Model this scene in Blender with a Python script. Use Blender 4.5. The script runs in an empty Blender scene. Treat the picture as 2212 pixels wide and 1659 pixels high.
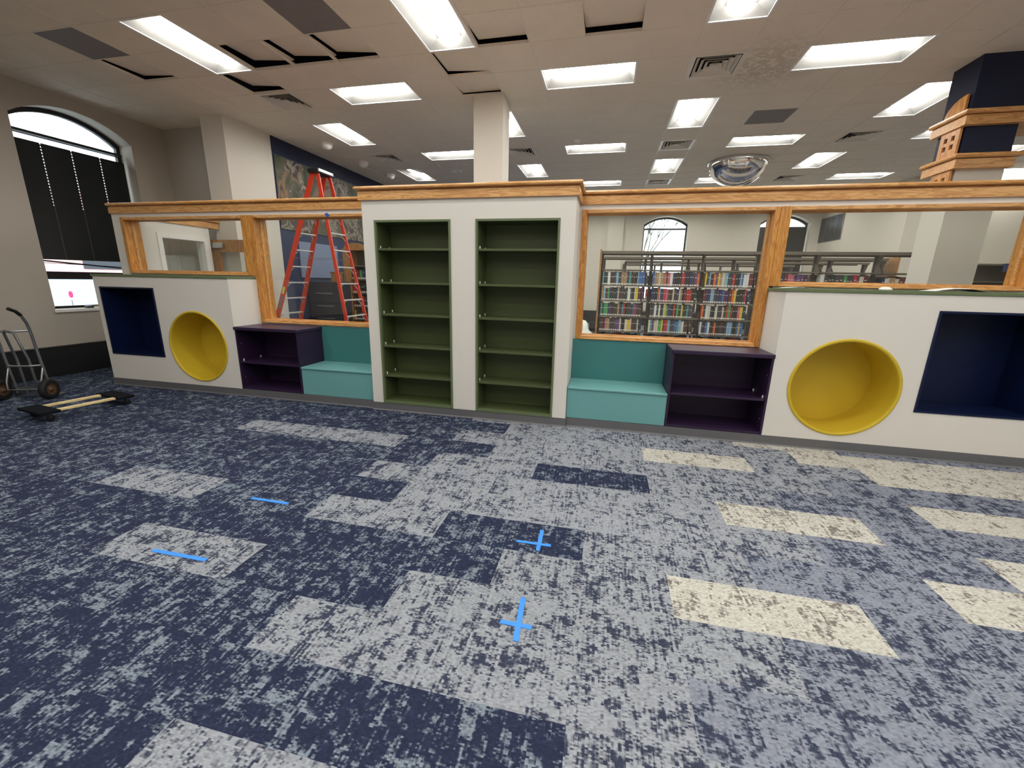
import bpy, bmesh, math, random
from mathutils import Vector, Matrix
from mathutils.geometry import tessellate_polygon
S = bpy.context.scene
COL = S.collection
PI = math.pi
# ------------------------------------------------------------------ camera
F_PX, YAW, PIT, ROL, EYE = 892.69, -0.218655, 0.24327, 0.0204374, 1.56
cy, sy, cp, sp = math.cos(YAW), math.sin(YAW), math.cos(PIT), math.sin(PIT)
fw = Vector((sy*cp, cy*cp, -sp)); rt = Vector((cy, -sy, 0)); up = rt.cross(fw)
c_, s_ = math.cos(ROL), math.sin(ROL)
r2 = c_*rt + s_*up; u2 = -s_*rt + c_*up
cam = bpy.data.cameras.new('camera'); camo = bpy.data.objects.new('camera', cam); COL.objects.link(camo)
m = Matrix((r2, u2, -fw)).transposed().to_4x4(); m.translation = Vector((0, 0, EYE)); camo.matrix_world = m
cam.sensor_fit = 'HORIZONTAL'; cam.sensor_width = 36; cam.lens = F_PX/2212*36; cam.clip_start = .05; cam.clip_end = 200
S.camera = camo
# ------------------------------------------------------------------ world, exposure
W = bpy.data.worlds.new('sky'); S.world = W; W.use_nodes = True
W.node_tree.nodes['Background'].inputs[0].default_value = (.86, .93, 1, 1)
W.node_tree.nodes['Background'].inputs[1].default_value = 3.2
S.view_settings.view_transform = 'Standard'; S.view_settings.look = 'None'
S.view_settings.gamma = 1; S.view_settings.use_curve_mapping = False
S.view_settings.exposure = 0.27
LAMP = 25.0            # emission of the ceiling light lenses
LAMP_COL = (1, .975, .925)
S.cycles.use_denoising = True
S.cycles.max_bounces = 10; S.cycles.diffuse_bounces = 6; S.cycles.transparent_max_bounces = 24
S.cycles.sample_clamp_indirect = 6.0
rnd = random.Random(7)
# ------------------------------------------------------------------ measured layout
H = 4.172; G = .6096; GX, GY = -1.06, 5.944           # ceiling height, ceiling tile, tile origin
YF, YC, YW, YG = 4.424, 4.386, 4.90, 5.0              # niche front, bookcase block front, wall face, glass
# ------------------------------------------------------------------ materials
def s2l(c):
    return tuple(((v/255+.055)/1.055)**2.4 if v/255 > .04045 else v/255/12.92 for v in c)
class NT:
    def __init__(s, name):
        s.m = bpy.data.materials.new(name); s.m.use_nodes = True; s.t = s.m.node_tree; s.t.nodes.clear()
    def n(s, typ, ins=None, **kw):
        d = s.t.nodes.new(typ)
        for k, v in kw.items(): setattr(d, k, v)
        for k, v in (ins or {}).items():
            sock = d.inputs[k]
            if isinstance(v, bpy.types.NodeSocket): s.t.links.new(v, sock)
            else: sock.default_value = v
        return d
    def math(s, op, a, b=0., c=None):
        i = {0: a, 1: b}
        if c is not None: i[2] = c
        return s.n('ShaderNodeMath', i, operation=op).outputs[0]
    def vmath(s, op, a, b):
        return s.n('ShaderNodeVectorMath', {0: a, 1: b}, operation=op).outputs[0]
    def pos(s): return s.n('ShaderNodeNewGeometry').outputs['Position']
    def noise(s, vec, scale, detail=3, rough=.5, dist=0):
        return s.n('ShaderNodeTexNoise', {'Vector': vec, 'Scale': scale, 'Detail': detail, 'Roughness': rough, 'Distortion': dist}).outputs[0]
    def mix(s, f, a, b):
        d = s.n('ShaderNodeMix', {0: f}, data_type='RGBA')
        for i, v in ((6, a), (7, b)):
            if isinstance(v, bpy.types.NodeSocket): s.t.links.new(v, d.inputs[i])
            else: d.inputs[i].default_value = (*v[:3], 1)
        return d.outputs[2]
    def ramp(s, f, stops, mode='LINEAR'):
        d = s.n('ShaderNodeValToRGB', {0: f}); r = d.color_ramp; r.interpolation = mode
        while len(r.elements) < len(stops): r.elements.new(.5)
        for e, (p, c) in zip(r.elements, stops): e.position = p; e.color = (*c[:3], 1)
        return d.outputs[0]
    def bsdf(s, col, rough=.6, metal=0., spec=.5, normal=None, emi=None, estr=0.):
        i = {'Roughness': rough, 'Metallic': metal, 'Specular IOR Level': spec}
        i['Base Color'] = col if isinstance(col, bpy.types.NodeSocket) else (*col[:3], 1)
        if normal is not None: i['Normal'] = normal
        if emi: i['Emission Color'] = (*emi, 1); i['Emission Strength'] = estr
        b = s.n('ShaderNodeBsdfPrincipled', i)
        s.n('ShaderNodeOutputMaterial', {0: b.outputs[0]}); return s.m
    def bump(s, h, strength=.2, dist=.002):
        return s.n('ShaderNodeBump', {'Height': h, 'Strength': strength, 'Distance': dist}).outputs[0]
def paint(name, rgb, rough=.6, var=.04, scale=60, bump=.15, spec=.4, lin=False):
    t = NT(name); p = t.pos(); c = rgb if lin else s2l(rgb)
    n1 = t.noise(p, 1.7, 3); n2 = t.noise(p, scale, 2)
    f = t.math('MULTIPLY_ADD', n1, var*2, 1-var)
    col = t.vmath('MULTIPLY', (*c,), t.n('ShaderNodeCombineXYZ', {0: f, 1: f, 2: f}).outputs[0])
    return t.bsdf(col, rough, 0, spec, t.bump(n2, bump, .0015))
def plain(name, rgb, rough=.5, metal=0., spec=.5, lin=False):
    t = NT(name); c = rgb if lin else s2l(rgb)
    n = t.noise(t.pos(), 25, 2); f = t.math('MULTIPLY_ADD', n, .12, .94)
    col = t.vmath('MULTIPLY', (*c,), t.n('ShaderNodeCombineXYZ', {0: f, 1: f, 2: f}).outputs[0])
    return t.bsdf(col, rough, metal, spec)
def wood(name, axis, light=(220, 168, 106), dark=(192, 134, 74), rough=.33):
    t = NT(name); p = t.pos()
    sc = [9, 9, 9]; sc[axis] = .9
    pv = t.vmath('MULTIPLY', p, tuple(sc))
    w = t.noise(pv, 2.2, 4, .55, 1.2)
    rings = t.math('SINE', t.math('MULTIPLY', w, 34.))
    rings = t.math('MULTIPLY_ADD', rings, .5, .5)
    sc2 = [160, 160, 160]; sc2[axis] = 5
    fib = t.noise(t.vmath('MULTIPLY', p, tuple(sc2)), 1., 2)
    f = t.math('ADD', t.math('MULTIPLY', rings, .5), t.math('MULTIPLY', fib, .5))
    col = t.ramp(f, [(.2, s2l(dark)), (.62, s2l(light)), (1, s2l(tuple(min(255, v+14) for v in light)))])
    return t.bsdf(col, rough, 0, .5)
M = {}
M['white_wall'] = paint('white wall paint', (226, 222, 214), .6, .02, 90)
M['grey_wall'] = paint('warm grey wall paint', (182, 173, 161), .7, .03, 90)
M['cream_wall'] = paint('cream wall paint', (214, 206, 192), .7, .03, 90)
M['column'] = paint('column paint', (216, 210, 199), .65, .02, 90)
M['navy_wall'] = paint('navy wall paint', (38, 52, 86), .5, .04, 90)
M['navy_soffit'] = paint('dark navy paint', (20, 30, 58), .5, .04, 90)
M['green'] = paint('olive green cabinet paint', (78, 88, 54), .45, .05, 120, .1)
M['green_edge'] = paint('olive green edge paint', (104, 118, 84), .42, .03, 120, .1)
M['purple'] = paint('dark purple cabinet paint', (48, 32, 60), .38, .05, 120, .1)
M['navy'] = paint('navy niche paint', (7, 24, 60), .4, .05, 120, .1)
M['yellow'] = paint('yellow niche paint', (208, 180, 50), .45, .03, 160, .15)
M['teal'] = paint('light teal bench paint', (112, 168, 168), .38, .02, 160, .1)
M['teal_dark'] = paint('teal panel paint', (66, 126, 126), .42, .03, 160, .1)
M['base'] = plain('grey rubber base', (102, 102, 104), .5)
M['woodx'] = wood('golden oak along x', 0); M['woody'] = wood('golden oak along y', 1); M['woodz'] = wood('golden oak along z', 2, (206, 146, 72), (176, 112, 48))
M['woodgrey'] = wood('aged oak', 2, (176, 128, 76), (140, 96, 50), .45)
M['black'] = plain('black', (14, 14, 15), .5); M['blind'] = plain('black aluminium slat', (26, 28, 27), .4)
M['frame_black'] = plain('black window frame', (20, 20, 24), .4)
M['heater'] = plain('black heater cover', (16, 16, 18), .55)
M['alu'] = plain('brushed aluminium', (190, 192, 194), .3, 1.); M['step'] = plain('satin aluminium tread', (214, 212, 208), .5, .25)
M['steel'] = plain('dull steel', (150, 150, 150), .42, .9)
M['white_metal'] = plain('white enamel', (238, 236, 230), .4); M['tbar'] = plain('ceiling grid enamel', (226, 220, 208), .5)
M['reflector'] = plain('satin reflector', (142, 141, 138), .55)
M['vent'] = plain('diffuser enamel', (222, 216, 204), .4)
M['orange'] = plain('orange fibreglass', (214, 62, 34), .35)
M['rubber'] = plain('black rubber', (20, 20, 20), .7); M['hub'] = plain('brown hub', (92, 66, 44), .5)
M['taupe'] = plain('taupe steel shelving', (112, 103, 90), .45); M['taupe_dark'] = plain('taupe upright', (82, 74, 64), .5)
M['pine'] = wood('pale pine', 1, (238, 216, 160), (214, 186, 128), .5)
M['carpet_black'] = plain('black carpet pad', (22, 24, 28), .95, spec=.1)
M['tape'] = plain('blue painter tape', (62, 150, 244), .55)
M['paper'] = plain('white paper', (244, 244, 240), .7)
M['plastic'] = plain('white plastic sheet', (226, 230, 222), .3)
M['panel_grey'] = plain('grey ceiling panel', (128, 124, 126), .6)
M['yellow_bit'] = plain('tan tape', (226, 186, 96), .6)
M['dark_cab'] = plain('charcoal cabinet', (52, 56, 66), .35); M['sill_brown'] = plain('brown sill', (132, 112, 92), .35)
M['label'] = plain('white book label', (236, 234, 226), .6); M['pages'] = plain('book pages', (226, 216, 190), .8)
M['sign_blue'] = plain('blue sign board', (40, 62, 104), .5)
t = NT('lamp lens'); t.bsdf((.9, .9, .9), .4, emi=LAMP_COL, estr=LAMP); M['lens'] = t.m
t = NT('mirror dome'); t.bsdf((.86, .86, .87), .03, 1.); M['mirror'] = t.m
t = NT('black void'); t.bsdf((.006, .006, .006), .9, spec=.1); M['void'] = t.m
t = NT('thin glass')
ge = t.n('ShaderNodeNewGeometry'); dt = t.n('ShaderNodeVectorMath', {0: ge.outputs['Normal'], 1: ge.outputs['Incoming']}, operation='DOT_PRODUCT').outputs['Value']
sch = t.math('MULTIPLY_ADD', t.math('POWER', t.math('SUBTRACT', 1., t.math('ABSOLUTE', dt)), 5.), .96, .04); gl = t.n('ShaderNodeBsdfGlossy', {'Color': (1, 1, 1, 1), 'Roughness': .0}); tr = t.n('ShaderNodeBsdfTransparent', {'Color': (.95, .97, .96, 1)})
mx = t.n('ShaderNodeMixShader', {0: sch, 1: tr.outputs[0], 2: gl.outputs[0]}); t.n('ShaderNodeOutputMaterial', {0: mx.outputs[0]}); M['glass'] = t.m
# ceiling tile : speckled mineral fibre
t = NT('ceiling tile'); p = t.pos()
a = t.noise(p, 3, 3); b = t.noise(p, 160, 2, .6)
st = t.n('ShaderNodeVectorMath', {0: p, 1: (1.66, 6.35, 4.17)}, operation='DISTANCE').outputs['Value']   # dust by the diffuser
dust = t.math('MULTIPLY', t.n('ShaderNodeMapRange', {0: st, 1: .25, 2: .75, 3: 1., 4: 0.}).outputs[0], t.math('GREATER_THAN', t.noise(p, 14, 4, .7), .47))
f = t.math('MULTIPLY_ADD', a, .12, .90); f = t.math('SUBTRACT', f, t.math('MULTIPLY', dust, .22))
g = t.math('MULTIPLY', f, t.math('MULTIPLY_ADD', t.math('GREATER_THAN', b, .42), .10, .90))
cc = s2l((238, 229, 214))
col = t.vmath('MULTIPLY', cc, t.n('ShaderNodeCombineXYZ', {0: g, 1: g, 2: g}).outputs[0])
M['tile'] = t.bsdf(col, .9, 0, .2, t.bump(b, .3, .003))
# carpet planks
def carpet():
    t = NT('carpet planks'); P = t.pos()
    pt = t.n('ShaderNodeAttribute', attribute_name='plank_kind').outputs['Fac']
    pr = t.n('ShaderNodeAttribute', attribute_name='plank_seed').outputs['Fac']
    seed = t.n('ShaderNodeCombineXYZ', {0: t.math('MULTIPLY', pr, 53.), 1: t.math('MULTIPLY', pr, 171.), 2: 0.}).outputs[0]
    Q = t.vmath('ADD', P, seed)
    sx = t.n('ShaderNodeSeparateXYZ', {0: Q})
    X, Y = sx.outputs[0], sx.outputs[1]
    def C(a, b): return t.n('ShaderNodeCombineXYZ', {0: a, 1: b, 2: 0.}).outputs[0]
    big = t.noise(C(t.math('MULTIPLY', X, 6.5), t.math('MULTIPLY', Y, 7.)), 1, 1, .5)
    clus = t.noise(C(t.math('MULTIPLY', X, 19.), t.math('MULTIPLY', Y, 20.)), 1, 1, .5)
    streak = t.noise(C(t.math('MULTIPLY', X, 88.), t.math('MULTIPLY', Y, 9.)), 1, 0, .5)
    line = t.noise(C(t.math('MULTIPLY', X, 60.), t.math('MULTIPLY', Y, 2.2)), 1, 0, .5)
    snap = t.n('ShaderNodeVectorMath', {0: Q, 1: (.030, .0136, 1)}, operation='SNAP').outputs[0]
    blk = t.n('ShaderNodeTexWhiteNoise', {'Vector': snap}, noise_dimensions='2D').outputs[0]
    snap2 = t.n('ShaderNodeVectorMath', {0: Q, 1: (.0125, .0068, 1)}, operation='SNAP').outputs[0]
    tuft = t.n('ShaderNodeTexWhiteNoise', {'Vector': snap2}, noise_dimensions='2D').outputs[0]
    def cen(v, w): return t.math('MULTIPLY', t.math('SUBTRACT', v, .5), w)
    v = t.math('ADD', cen(big, 1.7), cen(clus, 1.9))
    v = t.math('ADD', v, cen(streak, .95))
    v = t.math('ADD', v, cen(line, .7))
    v = t.math('ADD', v, cen(blk, .42))
    v = t.math('ADD', v, cen(tuft, .62))
    bias = t.ramp(t.math('DIVIDE', pt, 4.), [(0, (.17,)*3), (.2, (.76,)*3), (.45, (.88,)*3), (.7, (.66,)*3)], 'CONSTANT')
    v = t.math('ADD', v, t.math('SUBTRACT', bias, .5))
    v = t.math('ADD', v, cen(pr, .22))
    L = t.n('ShaderNodeMapRange', {0: v, 1: -.34, 2: .36, 3: 0., 4: 1.}, interpolation_type='SMOOTHSTEP').outputs[0]
    k4 = t.math('DIVIDE', pt, 4.)
    dark = t.ramp(k4, [(0, s2l((48, 55, 80))), (.2, s2l((66, 72, 92))), (.45, s2l((136, 129, 124))), (.7, s2l((66, 73, 94)))], 'CONSTANT')
    lite = t.ramp(k4, [(0, s2l((136, 148, 160))), (.2, s2l((164, 169, 177))), (.45, s2l((210, 208, 198))), (.7, s2l((146, 152, 166)))], 'CONSTANT')
    col = t.mix(L, dark, lite)
    tv = t.math('MULTIPLY_ADD', tuft, .30, .70)
    col = t.vmath('MULTIPLY', col, t.n('ShaderNodeCombineXYZ', {0: tv, 1: tv, 2: tv}).outputs[0])
    rib = t.math('SINE', t.math('MULTIPLY', Y, 2*PI/.0068))
    hgt = t.math('ADD', t.math('MULTIPLY', rib, .5), tuft)
    return t.bsdf(col, .95, 0, .12, t.bump(hgt, .55, .002))
M['carpet'] = carpet()
# mural : generic mottled painting
t = NT('mural'); P = t.pos()
n1 = t.noise(P, 1.6, 5, .6, 1.4); n2 = t.noise(t.vmath('ADD', P, (7, 3, 1)), 3.2, 4, .6, 2.)
c1 = t.ramp(n1, [(.30, s2l((30, 34, 26))), (.42, s2l((64, 74, 46))), (.50, s2l((92, 84, 72))), (.58, s2l((134, 106, 74))), (.68, s2l((52, 48, 44)))])
c2 = t.ramp(n2, [(.32, s2l((38, 44, 66))), (.46, s2l((86, 62, 48))), (.55, s2l((150, 146, 130))), (.64, s2l((50, 42, 38)))])
M['mural'] = t.bsdf(t.mix(t.math('GREATER_THAN', t.noise(P, 2.4, 2), .52), c1, c2), .5)
# ------------------------------------------------------------------ mesh helpers
class MB:
    def __init__(s): s.v = []; s.f = []; s.mi = []; s.sm = []
    def add(s, vs, fs, mi=0, smooth=False):
        o = len(s.v); s.v += [tuple(v) for v in vs]; s.f += [tuple(i+o for i in f) for f in fs]; s.mi += [mi]*len(fs); s.sm += [smooth]*len(fs); return s
    def box(s, x0, x1, y0, y1, z0, z1, mi=0):
        vs = [(x, y, z) for z in (z0, z1) for y in (y0, y1) for x in (x0, x1)]
        return s.add(vs, [(0, 2, 3, 1), (4, 5, 7, 6), (0, 1, 5, 4), (2, 6, 7, 3), (0, 4, 6, 2), (1, 3, 7, 5)], mi)
    def bbox(s, x0, x1, y0, y1, z0, z1, b=.004, mi=0):      # bevelled box
        bm = bmesh.new(); vs = [bm.verts.new((x, y, z)) for z in (z0, z1) for y in (y0, y1) for x in (x0, x1)]
        for f in [(0, 2, 3, 1), (4, 5, 7, 6), (0, 1, 5, 4), (2, 6, 7, 3), (0, 4, 6, 2), (1, 3, 7, 5)]: bm.faces.new([vs[i] for i in f])
        bmesh.ops.bevel(bm, geom=bm.edges[:], offset=b, segments=2, profile=.5, affect='EDGES')
        bm.verts.index_update(); s.add([v.co[:] for v in bm.verts], [[v.index for v in f.verts] for f in bm.faces], mi); bm.free(); return s
    def tube(s, pts, r, n=10, mi=0, cap=True, smooth=True):
        pts = [Vector(p) for p in pts]; rr = r if isinstance(r, (list, tuple)) else [r]*len(pts); rings = []
        prev = None
        for i, p in enumerate(pts):
            d = (pts[min(i+1, len(pts)-1)]-pts[max(i-1, 0)]).normalized()
            if prev is None: prev = d.orthogonal().normalized()
            a = (prev - d*prev.dot(d)); a = a.normalized() if a.length > 1e-5 else d.orthogonal().normalized(); prev = a; b = d.cross(a)
            rings.append([p+rr[i]*(a*math.cos(2*PI*k/n)+b*math.sin(2*PI*k/n)) for k in range(n)])
        vs = [v for ring in rings for v in ring]; fs = []
        for i in range(len(rings)-1):
            for k in range(n): fs.append((i*n+k, i*n+(k+1) % n, (i+1)*n+(k+1) % n, (i+1)*n+k))
        s.add(vs, fs, mi, smooth)
        if cap: s.add(rings[0], [tuple(reversed(range(n)))], mi); s.add(rings[-1], [tuple(range(n))], mi)
        return s
    def bar(s, p0, p1, w, d, mi=0, upv=(0, 0, 1)):            # rectangular bar between two points
        p0, p1 = Vector(p0), Vector(p1); ax = (p1-p0).normalized(); u = Vector(upv)
        a = ax.cross(u).normalized()*w/2; b = a.cross(ax).normalized()*d/2
        vs = [p+sa*a+sb*b for p in (p0, p1) for sa, sb in ((-1, -1), (1, -1), (1, 1), (-1, 1))]
        return s.add(vs, [(3, 2, 1, 0), (4, 5, 6, 7), (0, 1, 5, 4), (1, 2, 6, 5), (2, 3, 7, 6), (3, 0, 4, 7)], mi)
    def lathe(s, prof, c, axis='z', n=32, mi=0, smooth=True):  # prof: (radius, height)
        vs = []; fs = []; c = Vector(c)
        for r, h in prof:
            for k in range(n):
                x, y = r*math.cos(2*PI*k/n), r*math.sin(2*PI*k/n)
                vs.append(c+Vector({'z': (x, y, h), 'y': (x, h, y), 'x': (h, x, y)}[axis]))
        for i in range(len(prof)-1):
            for k in range(n): fs.append((i*n+k, i*n+(k+1) % n, (i+1)*n+(k+1) % n, (i+1)*n+k))
        return s.add(vs, fs, mi, smooth)
    def panel(s, outer, holes, d0, d1, fn, mi=0):             # flat plate with holes, thickness d0..d1, fn(u,v,d)->xyz
        loops = [outer]+holes; flat = [p for l in loops for p in l]
        tris = tessellate_polygon([[Vector((u, v, 0)) for u, v in l] for l in loops])
        n = len(flat); vs = [fn(u, v, d0) for u, v in flat]+[fn(u, v, d1) for u, v in flat]
        fs = [tuple(t) for t in tris]+[tuple(i+n for i in reversed(t)) for t in tris]; o = 0
        for l in loops:
            k = len(l)
            for i in range(k): fs.append((o+i, o+(i+1) % k, o+(i+1) % k+n, o+i+n))
            o += k
        return s.add(vs, fs, mi)
    def sweep(s, path, prof, mi=0, closed=True):              # prof points (outward offset, z) along a 2D path; outward = right-hand side
        P2 = [Vector(p) for p in path]; rows = []
        for i, p in enumerate(P2):
            ns = []
            if i > 0: d = (P2[i]-P2[i-1]).normalized(); ns.append(Vector((d.y, -d.x)))
            if i < len(P2)-1: d = (P2[i+1]-P2[i]).normalized(); ns.append(Vector((d.y, -d.x)))
            nn = ns[0] if len(ns) == 1 else (ns[0]+ns[1]).normalized()/max(.2, (ns[0]+ns[1]).normalized().dot(ns[0]))
            rows.append([(p.x+nn.x*o, p.y+nn.y*o, z) for o, z in prof])
        k = len(prof); vs = [v for r in rows for v in r]; fs = []
        for i in range(len(rows)-1):
            for j in range(k): fs.append((i*k+j, i*k+(j+1) % k, (i+1)*k+(j+1) % k, (i+1)*k+j))
        s.add(vs, fs, mi); s.add(rows[0], [tuple(reversed(range(k)))], mi); s.add(rows[-1], [tuple(range(k))], mi); return s
    def xf(s, m):
        s.v = [tuple(m @ Vector(v)) for v in s.v]; return s
    def mesh(s, name, mats):
        me = bpy.data.meshes.new(name); me.from_pydata(s.v, [], s.f)
        for mt in mats: me.materials.append(mt)
        for p, i, q in zip(me.polygons, s.mi, s.sm): p.material_index = i; p.use_smooth = q
        bm = bmesh.new(); bm.from_mesh(me); bmesh.ops.recalc_face_normals(bm, faces=bm.faces); bm.to_mesh(me); bm.free()
        me.update(); return me
    def build(s, name, mats, parent=None, world=True):
        if not isinstance(mats, (list, tuple)): mats = [mats]
        if parent is not None and world:
            q = parent
            off = Vector((0, 0, 0))
            while q is not None: off += q.location; q = q.parent
            s.v = [tuple(Vector(v)-off) for v in s.v]
        o = bpy.data.objects.new(name, s.mesh(name, mats)); COL.objects.link(o); o.parent = parent; return o
def tag(o, label=None, cat=None, group=None, kind=None):
    if label: o['label'] = label
    if cat: o['category'] = cat
    if group: o['group'] = group
    if kind: o['kind'] = kind
    return o
def thing(name, label, cat, loc, group=None, rz=0):
    o = bpy.data.objects.new(name, None); COL.objects.link(o); o.location = loc; o.rotation_euler = (0, 0, rz); o.empty_display_size = .1
    return tag(o, label, cat, group)
def struct(name, mb, mats, parent=None, label=None):
    o = mb.build(name, mats, parent)
    if parent is None: o['kind'] = 'structure'
    if label: o['label'] = label
    return o
def sroot(name, loc=(0, 0, 0), label=None):
    o = bpy.data.objects.new(name, None); COL.objects.link(o); o.location = loc; o['kind'] = 'structure'
    if label: o['label'] = label
    return o
def copy_tree(o, parent=None):
    c = o.copy(); COL.objects.link(c)
    if parent is not None: c.parent = parent
    for ch in list(o.children): copy_tree(ch, c)
    return c
def XZ(u, v, d): return (u, d, v)
def YZ(u, v, d): return (d, u, v)
def rect(a, b, c, d): return [(a, c), (b, c), (b, d), (a, d)]
# ------------------------------------------------------------------ floor
RX0, RX1, RY0, RY1 = -8.3, 12.0, -5.0, 17.0
def floor():
    mb = MB(); kind = []; seed = []
    y0 = 1.18; ph = .3115; pl = .925
    over = {}
    for k, m_ in [(3, -4), (1, -3), (7, -4), (7, -3), (8, -2), (5, -2), (3, -2), (4, -2), (6, -2), (1, -1), (0, -2), (0, -1), (-2, -2), (2, -1), (9, -1), (10, -1)]: over[(k, m_)] = 1
    for k, m_ in [(4, -3), (3, -1), (2, -2), (-1, -1), (-1, -2), (10, -3), (7, -2), (6, -3), (5, -3), (2, -3), (6, -1), (-3, -2), (1, -2), (-2, -3), (-2, -4), (-1, -3), (-1, -4), (0, -3), (0, -4)]: over[(k, m_)] = 0
    for k, m_ in [(2, 0), (8, 0), (5, 1), (9, 2), (8, 2), (9, 3), (10, 1), (6, 2), (3, 2), (4, 2), (8, 3), (9, 4)]: over[(k, m_)] = 2
    R = random.Random(11)
    for k in range(-21, 53):
        off = .4275 if k % 2 == 0 else -.035
        for m_ in range(-11, 15):
            xa, xb = off+m_*pl, off+(m_+1)*pl; ya, yb = y0+k*ph, y0+(k+1)*ph
            xa, xb = max(xa, RX0), min(xb, RX1); ya, yb = max(ya, RY0), min(yb, RY1)
            if xb-xa < .005 or yb-ya < .005: continue
            xm = (xa+xb)/2; u = R.random(); sd = R.random()
            if xm < -4.4: kd = 0
            elif xm < -1: kd = 1 if u < .06 else 0
            elif xm < -.1: kd = 1 if (u < .5 or k > 4) else 0
            elif xm < .8: kd = 1 if u < .93 else 3
            elif xm < 1.6: kd = 1 if u < .45 else 3
            else: kd = 3 if u < .8 else 1
            if 17 > k > 10: kd = 3 if xm > .5 else 0
            kd = over.get((k, m_), kd)
            mb.add([(xa, ya, 0), (xb, ya, 0), (xb, yb, 0), (xa, yb, 0)], [(0, 1, 2, 3)]); kind.append(kd); seed.append(sd)
    me = bpy.data.meshes.new('floor'); me.from_pydata(mb.v, [], mb.f); me.materials.append(M['carpet'])
    a = me.attributes.new('plank_kind', 'FLOAT', 'FACE'); a.data.foreach_set('value', [float(q) for q in kind])
    a = me.attributes.new('plank_seed', 'FLOAT', 'FACE'); a.data.foreach_set('value', seed)
    o = bpy.data.objects.new('floor', me); COL.objects.link(o); o['kind'] = 'structure'; o['label'] = 'carpet of navy, grey and cream planks'
floor()
# ------------------------------------------------------------------ ceiling grid, lights, diffusers
cells_used = set(); lifted = {(-1, -2): (.0, .07, .0), (1, -2): (.0, .075, .0), (-6, -2): (.02, .06, -.05), (-5, -2): (.02, .06, -.05), (-4, -2): (.0, .045, -.06),
          (-7, -1): (.01, .055, -.05), (-2, -1): (.0, .02, -.04), (-2, 0): (.0, .04, 0), (-9, -2): (0, .03, .04), (-7, 7): (0, .035, -.02)}
greys = [(-4, -3), (-9, -3), (5, 3)]
lights = []; diffs = []
for m_ in range(-3, 4):
    for i in (-12, -7, -2, 3, 8, 13):
        if i == -12 or (i, m_) in ((8, -1), (13, -1)): continue
        lights.append((i, 2+5*m_, 1)); cells_used |= {(i, 2+5*m_), (i, 3+5*m_)}
    for i in (-10, -5, 0, 5, 10, 15):
        if i == -10 or (i, m_) in ((10, -1), (10, 0), (15, -1), (15, 0)): continue
        lights.append((i, 5*m_, 0)); cells_used |= {(i, 5*m_), (i+1, 5*m_)}
for i, j in [(-7, 0), (-7, 5), (-2, 5), (3, 0), (3, 5), (3, 10), (8, 5), (8, 10), (-2, -5)]: diffs.append((i, j)); cells_used.add((i, j))
def gxy(i, j): return GX+i*G, GY+j*G
cm = MB(); tb = MB()
I0, I1, J0, J1 = -12, 22, -18, 19
for i in range(I0, I1):
    for j in range(J0, J1):
        if (i, j) in cells_used or (i, j) in lifted or (i, j) in greys: continue
        x, y = gxy(i, j); e = .008
        if x > RX1 or y > RY1 or y+G < RY0 or x+G < RX0: continue
        cm.box(x+e, x+G-e, y+e, y+G-e, H, H+.012)
        cm.add([(x, y, H+.006), (x+G, y, H+.006), (x+G, y+G, H+.006), (x, y+G, H+.006)], [(0, 3, 2, 1)])
ceil = cm.build('ceiling', M['tile']); ceil['kind'] = 'structure'; ceil['label'] = 'suspended ceiling of speckled beige tiles'
pairs = {}
for i, j, v in lights:
    if v: pairs[('h', i, j+1)] = 1          # no bar across the middle of a two-cell fixture
    else: pairs[('v', i+1, j)] = 1
wb = .016
for i in range(I0, I1+1):
    for j in range(J0, J1):
        if ('v', i, j) in pairs: continue
        x, y = gxy(i, j)
        if x > RX1 or x < RX0 or y > RY1 or y+G < RY0: continue
        main = (i % 5 in (0, 2, 3, 4)) and i > -2
        tb.box(x-wb/2, x+wb/2, y, y+G, H-.004, H+.03, 0 if main else 1)
for i in range(I0, I1):
    for j in range(J0, J1+1):
        if ('h', i, j) in pairs: continue
        x, y = gxy(i, j)
        if x > RX1 or x+G < RX0 or y > RY1 or y < RY0: continue
        tb.box(x, x+G, y-wb/2, y+wb/2, H-.0035, H+.028, 1)
o = tb.build('ceiling_grid', [M['tbar'], M['tile']]); o['kind'] = 'structure'; o['label'] = 'suspended ceiling grid of thin enamelled bars'
pd = MB(); pd.box(RX0-.5, RX1+.5, RY0-.5, RY1+.5, H+.55, H+.6); o = pd.build('ceiling_slab', M['void']); o['kind'] = 'structure'
names = {(-1, -2): 'lifted tile beside the long light at the top centre, dark gap behind it', (1, -2): 'lifted tile above the wide light over the middle bookcase, black gap on its far edge',
         (-6, -2): 'tilted tile against the end of the long left light', (-5, -2): 'tilted tile between two other tilted ones, dark edges on two sides', (-4, -2): 'tilted tile just behind the grey panel, black slit on its left',
         (-7, -1): 'tilted tile between the long left light and the square diffuser', (-2, -1): 'loose tile beyond the end of the long top light', (-2, 0): 'loose tile meeting the top of the middle column',
         (-9, -2): 'loose tile with a small dark triangle, left of the long left light', (-7, 7): 'loose tile by the second hanging globe above the mural'}
for (i, j), (l0, l1, ls) in lifted.items():
    x, y = gxy(i, j); mb = MB(); e = .008
    z = lambda u, w: H+.006+l0+(l1-l0)*w+(ls*(1-u) if ls > 0 else -ls*(1-u))
    g_ = [(0, 0), (1, 0), (1, 1), (0, 1)]
    lo = [(e+u*(G-2*e), e+w*(G-2*e), z(u, w)-H) for u, w in g_]; hi = [(a, b, c+.015) for a, b, c in lo]
    mb.add(lo+hi, [(3, 2, 1, 0), (4, 5, 6, 7), (0, 1, 5, 4), (1, 2, 6, 5), (2, 3, 7, 6), (3, 0, 4, 7)])
    o = mb.build('ceiling_tile', M['tile']); o.location = (x, y, H)
    tag(o, names[(i, j)], 'ceiling tile', 'displaced ceiling tiles')
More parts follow.
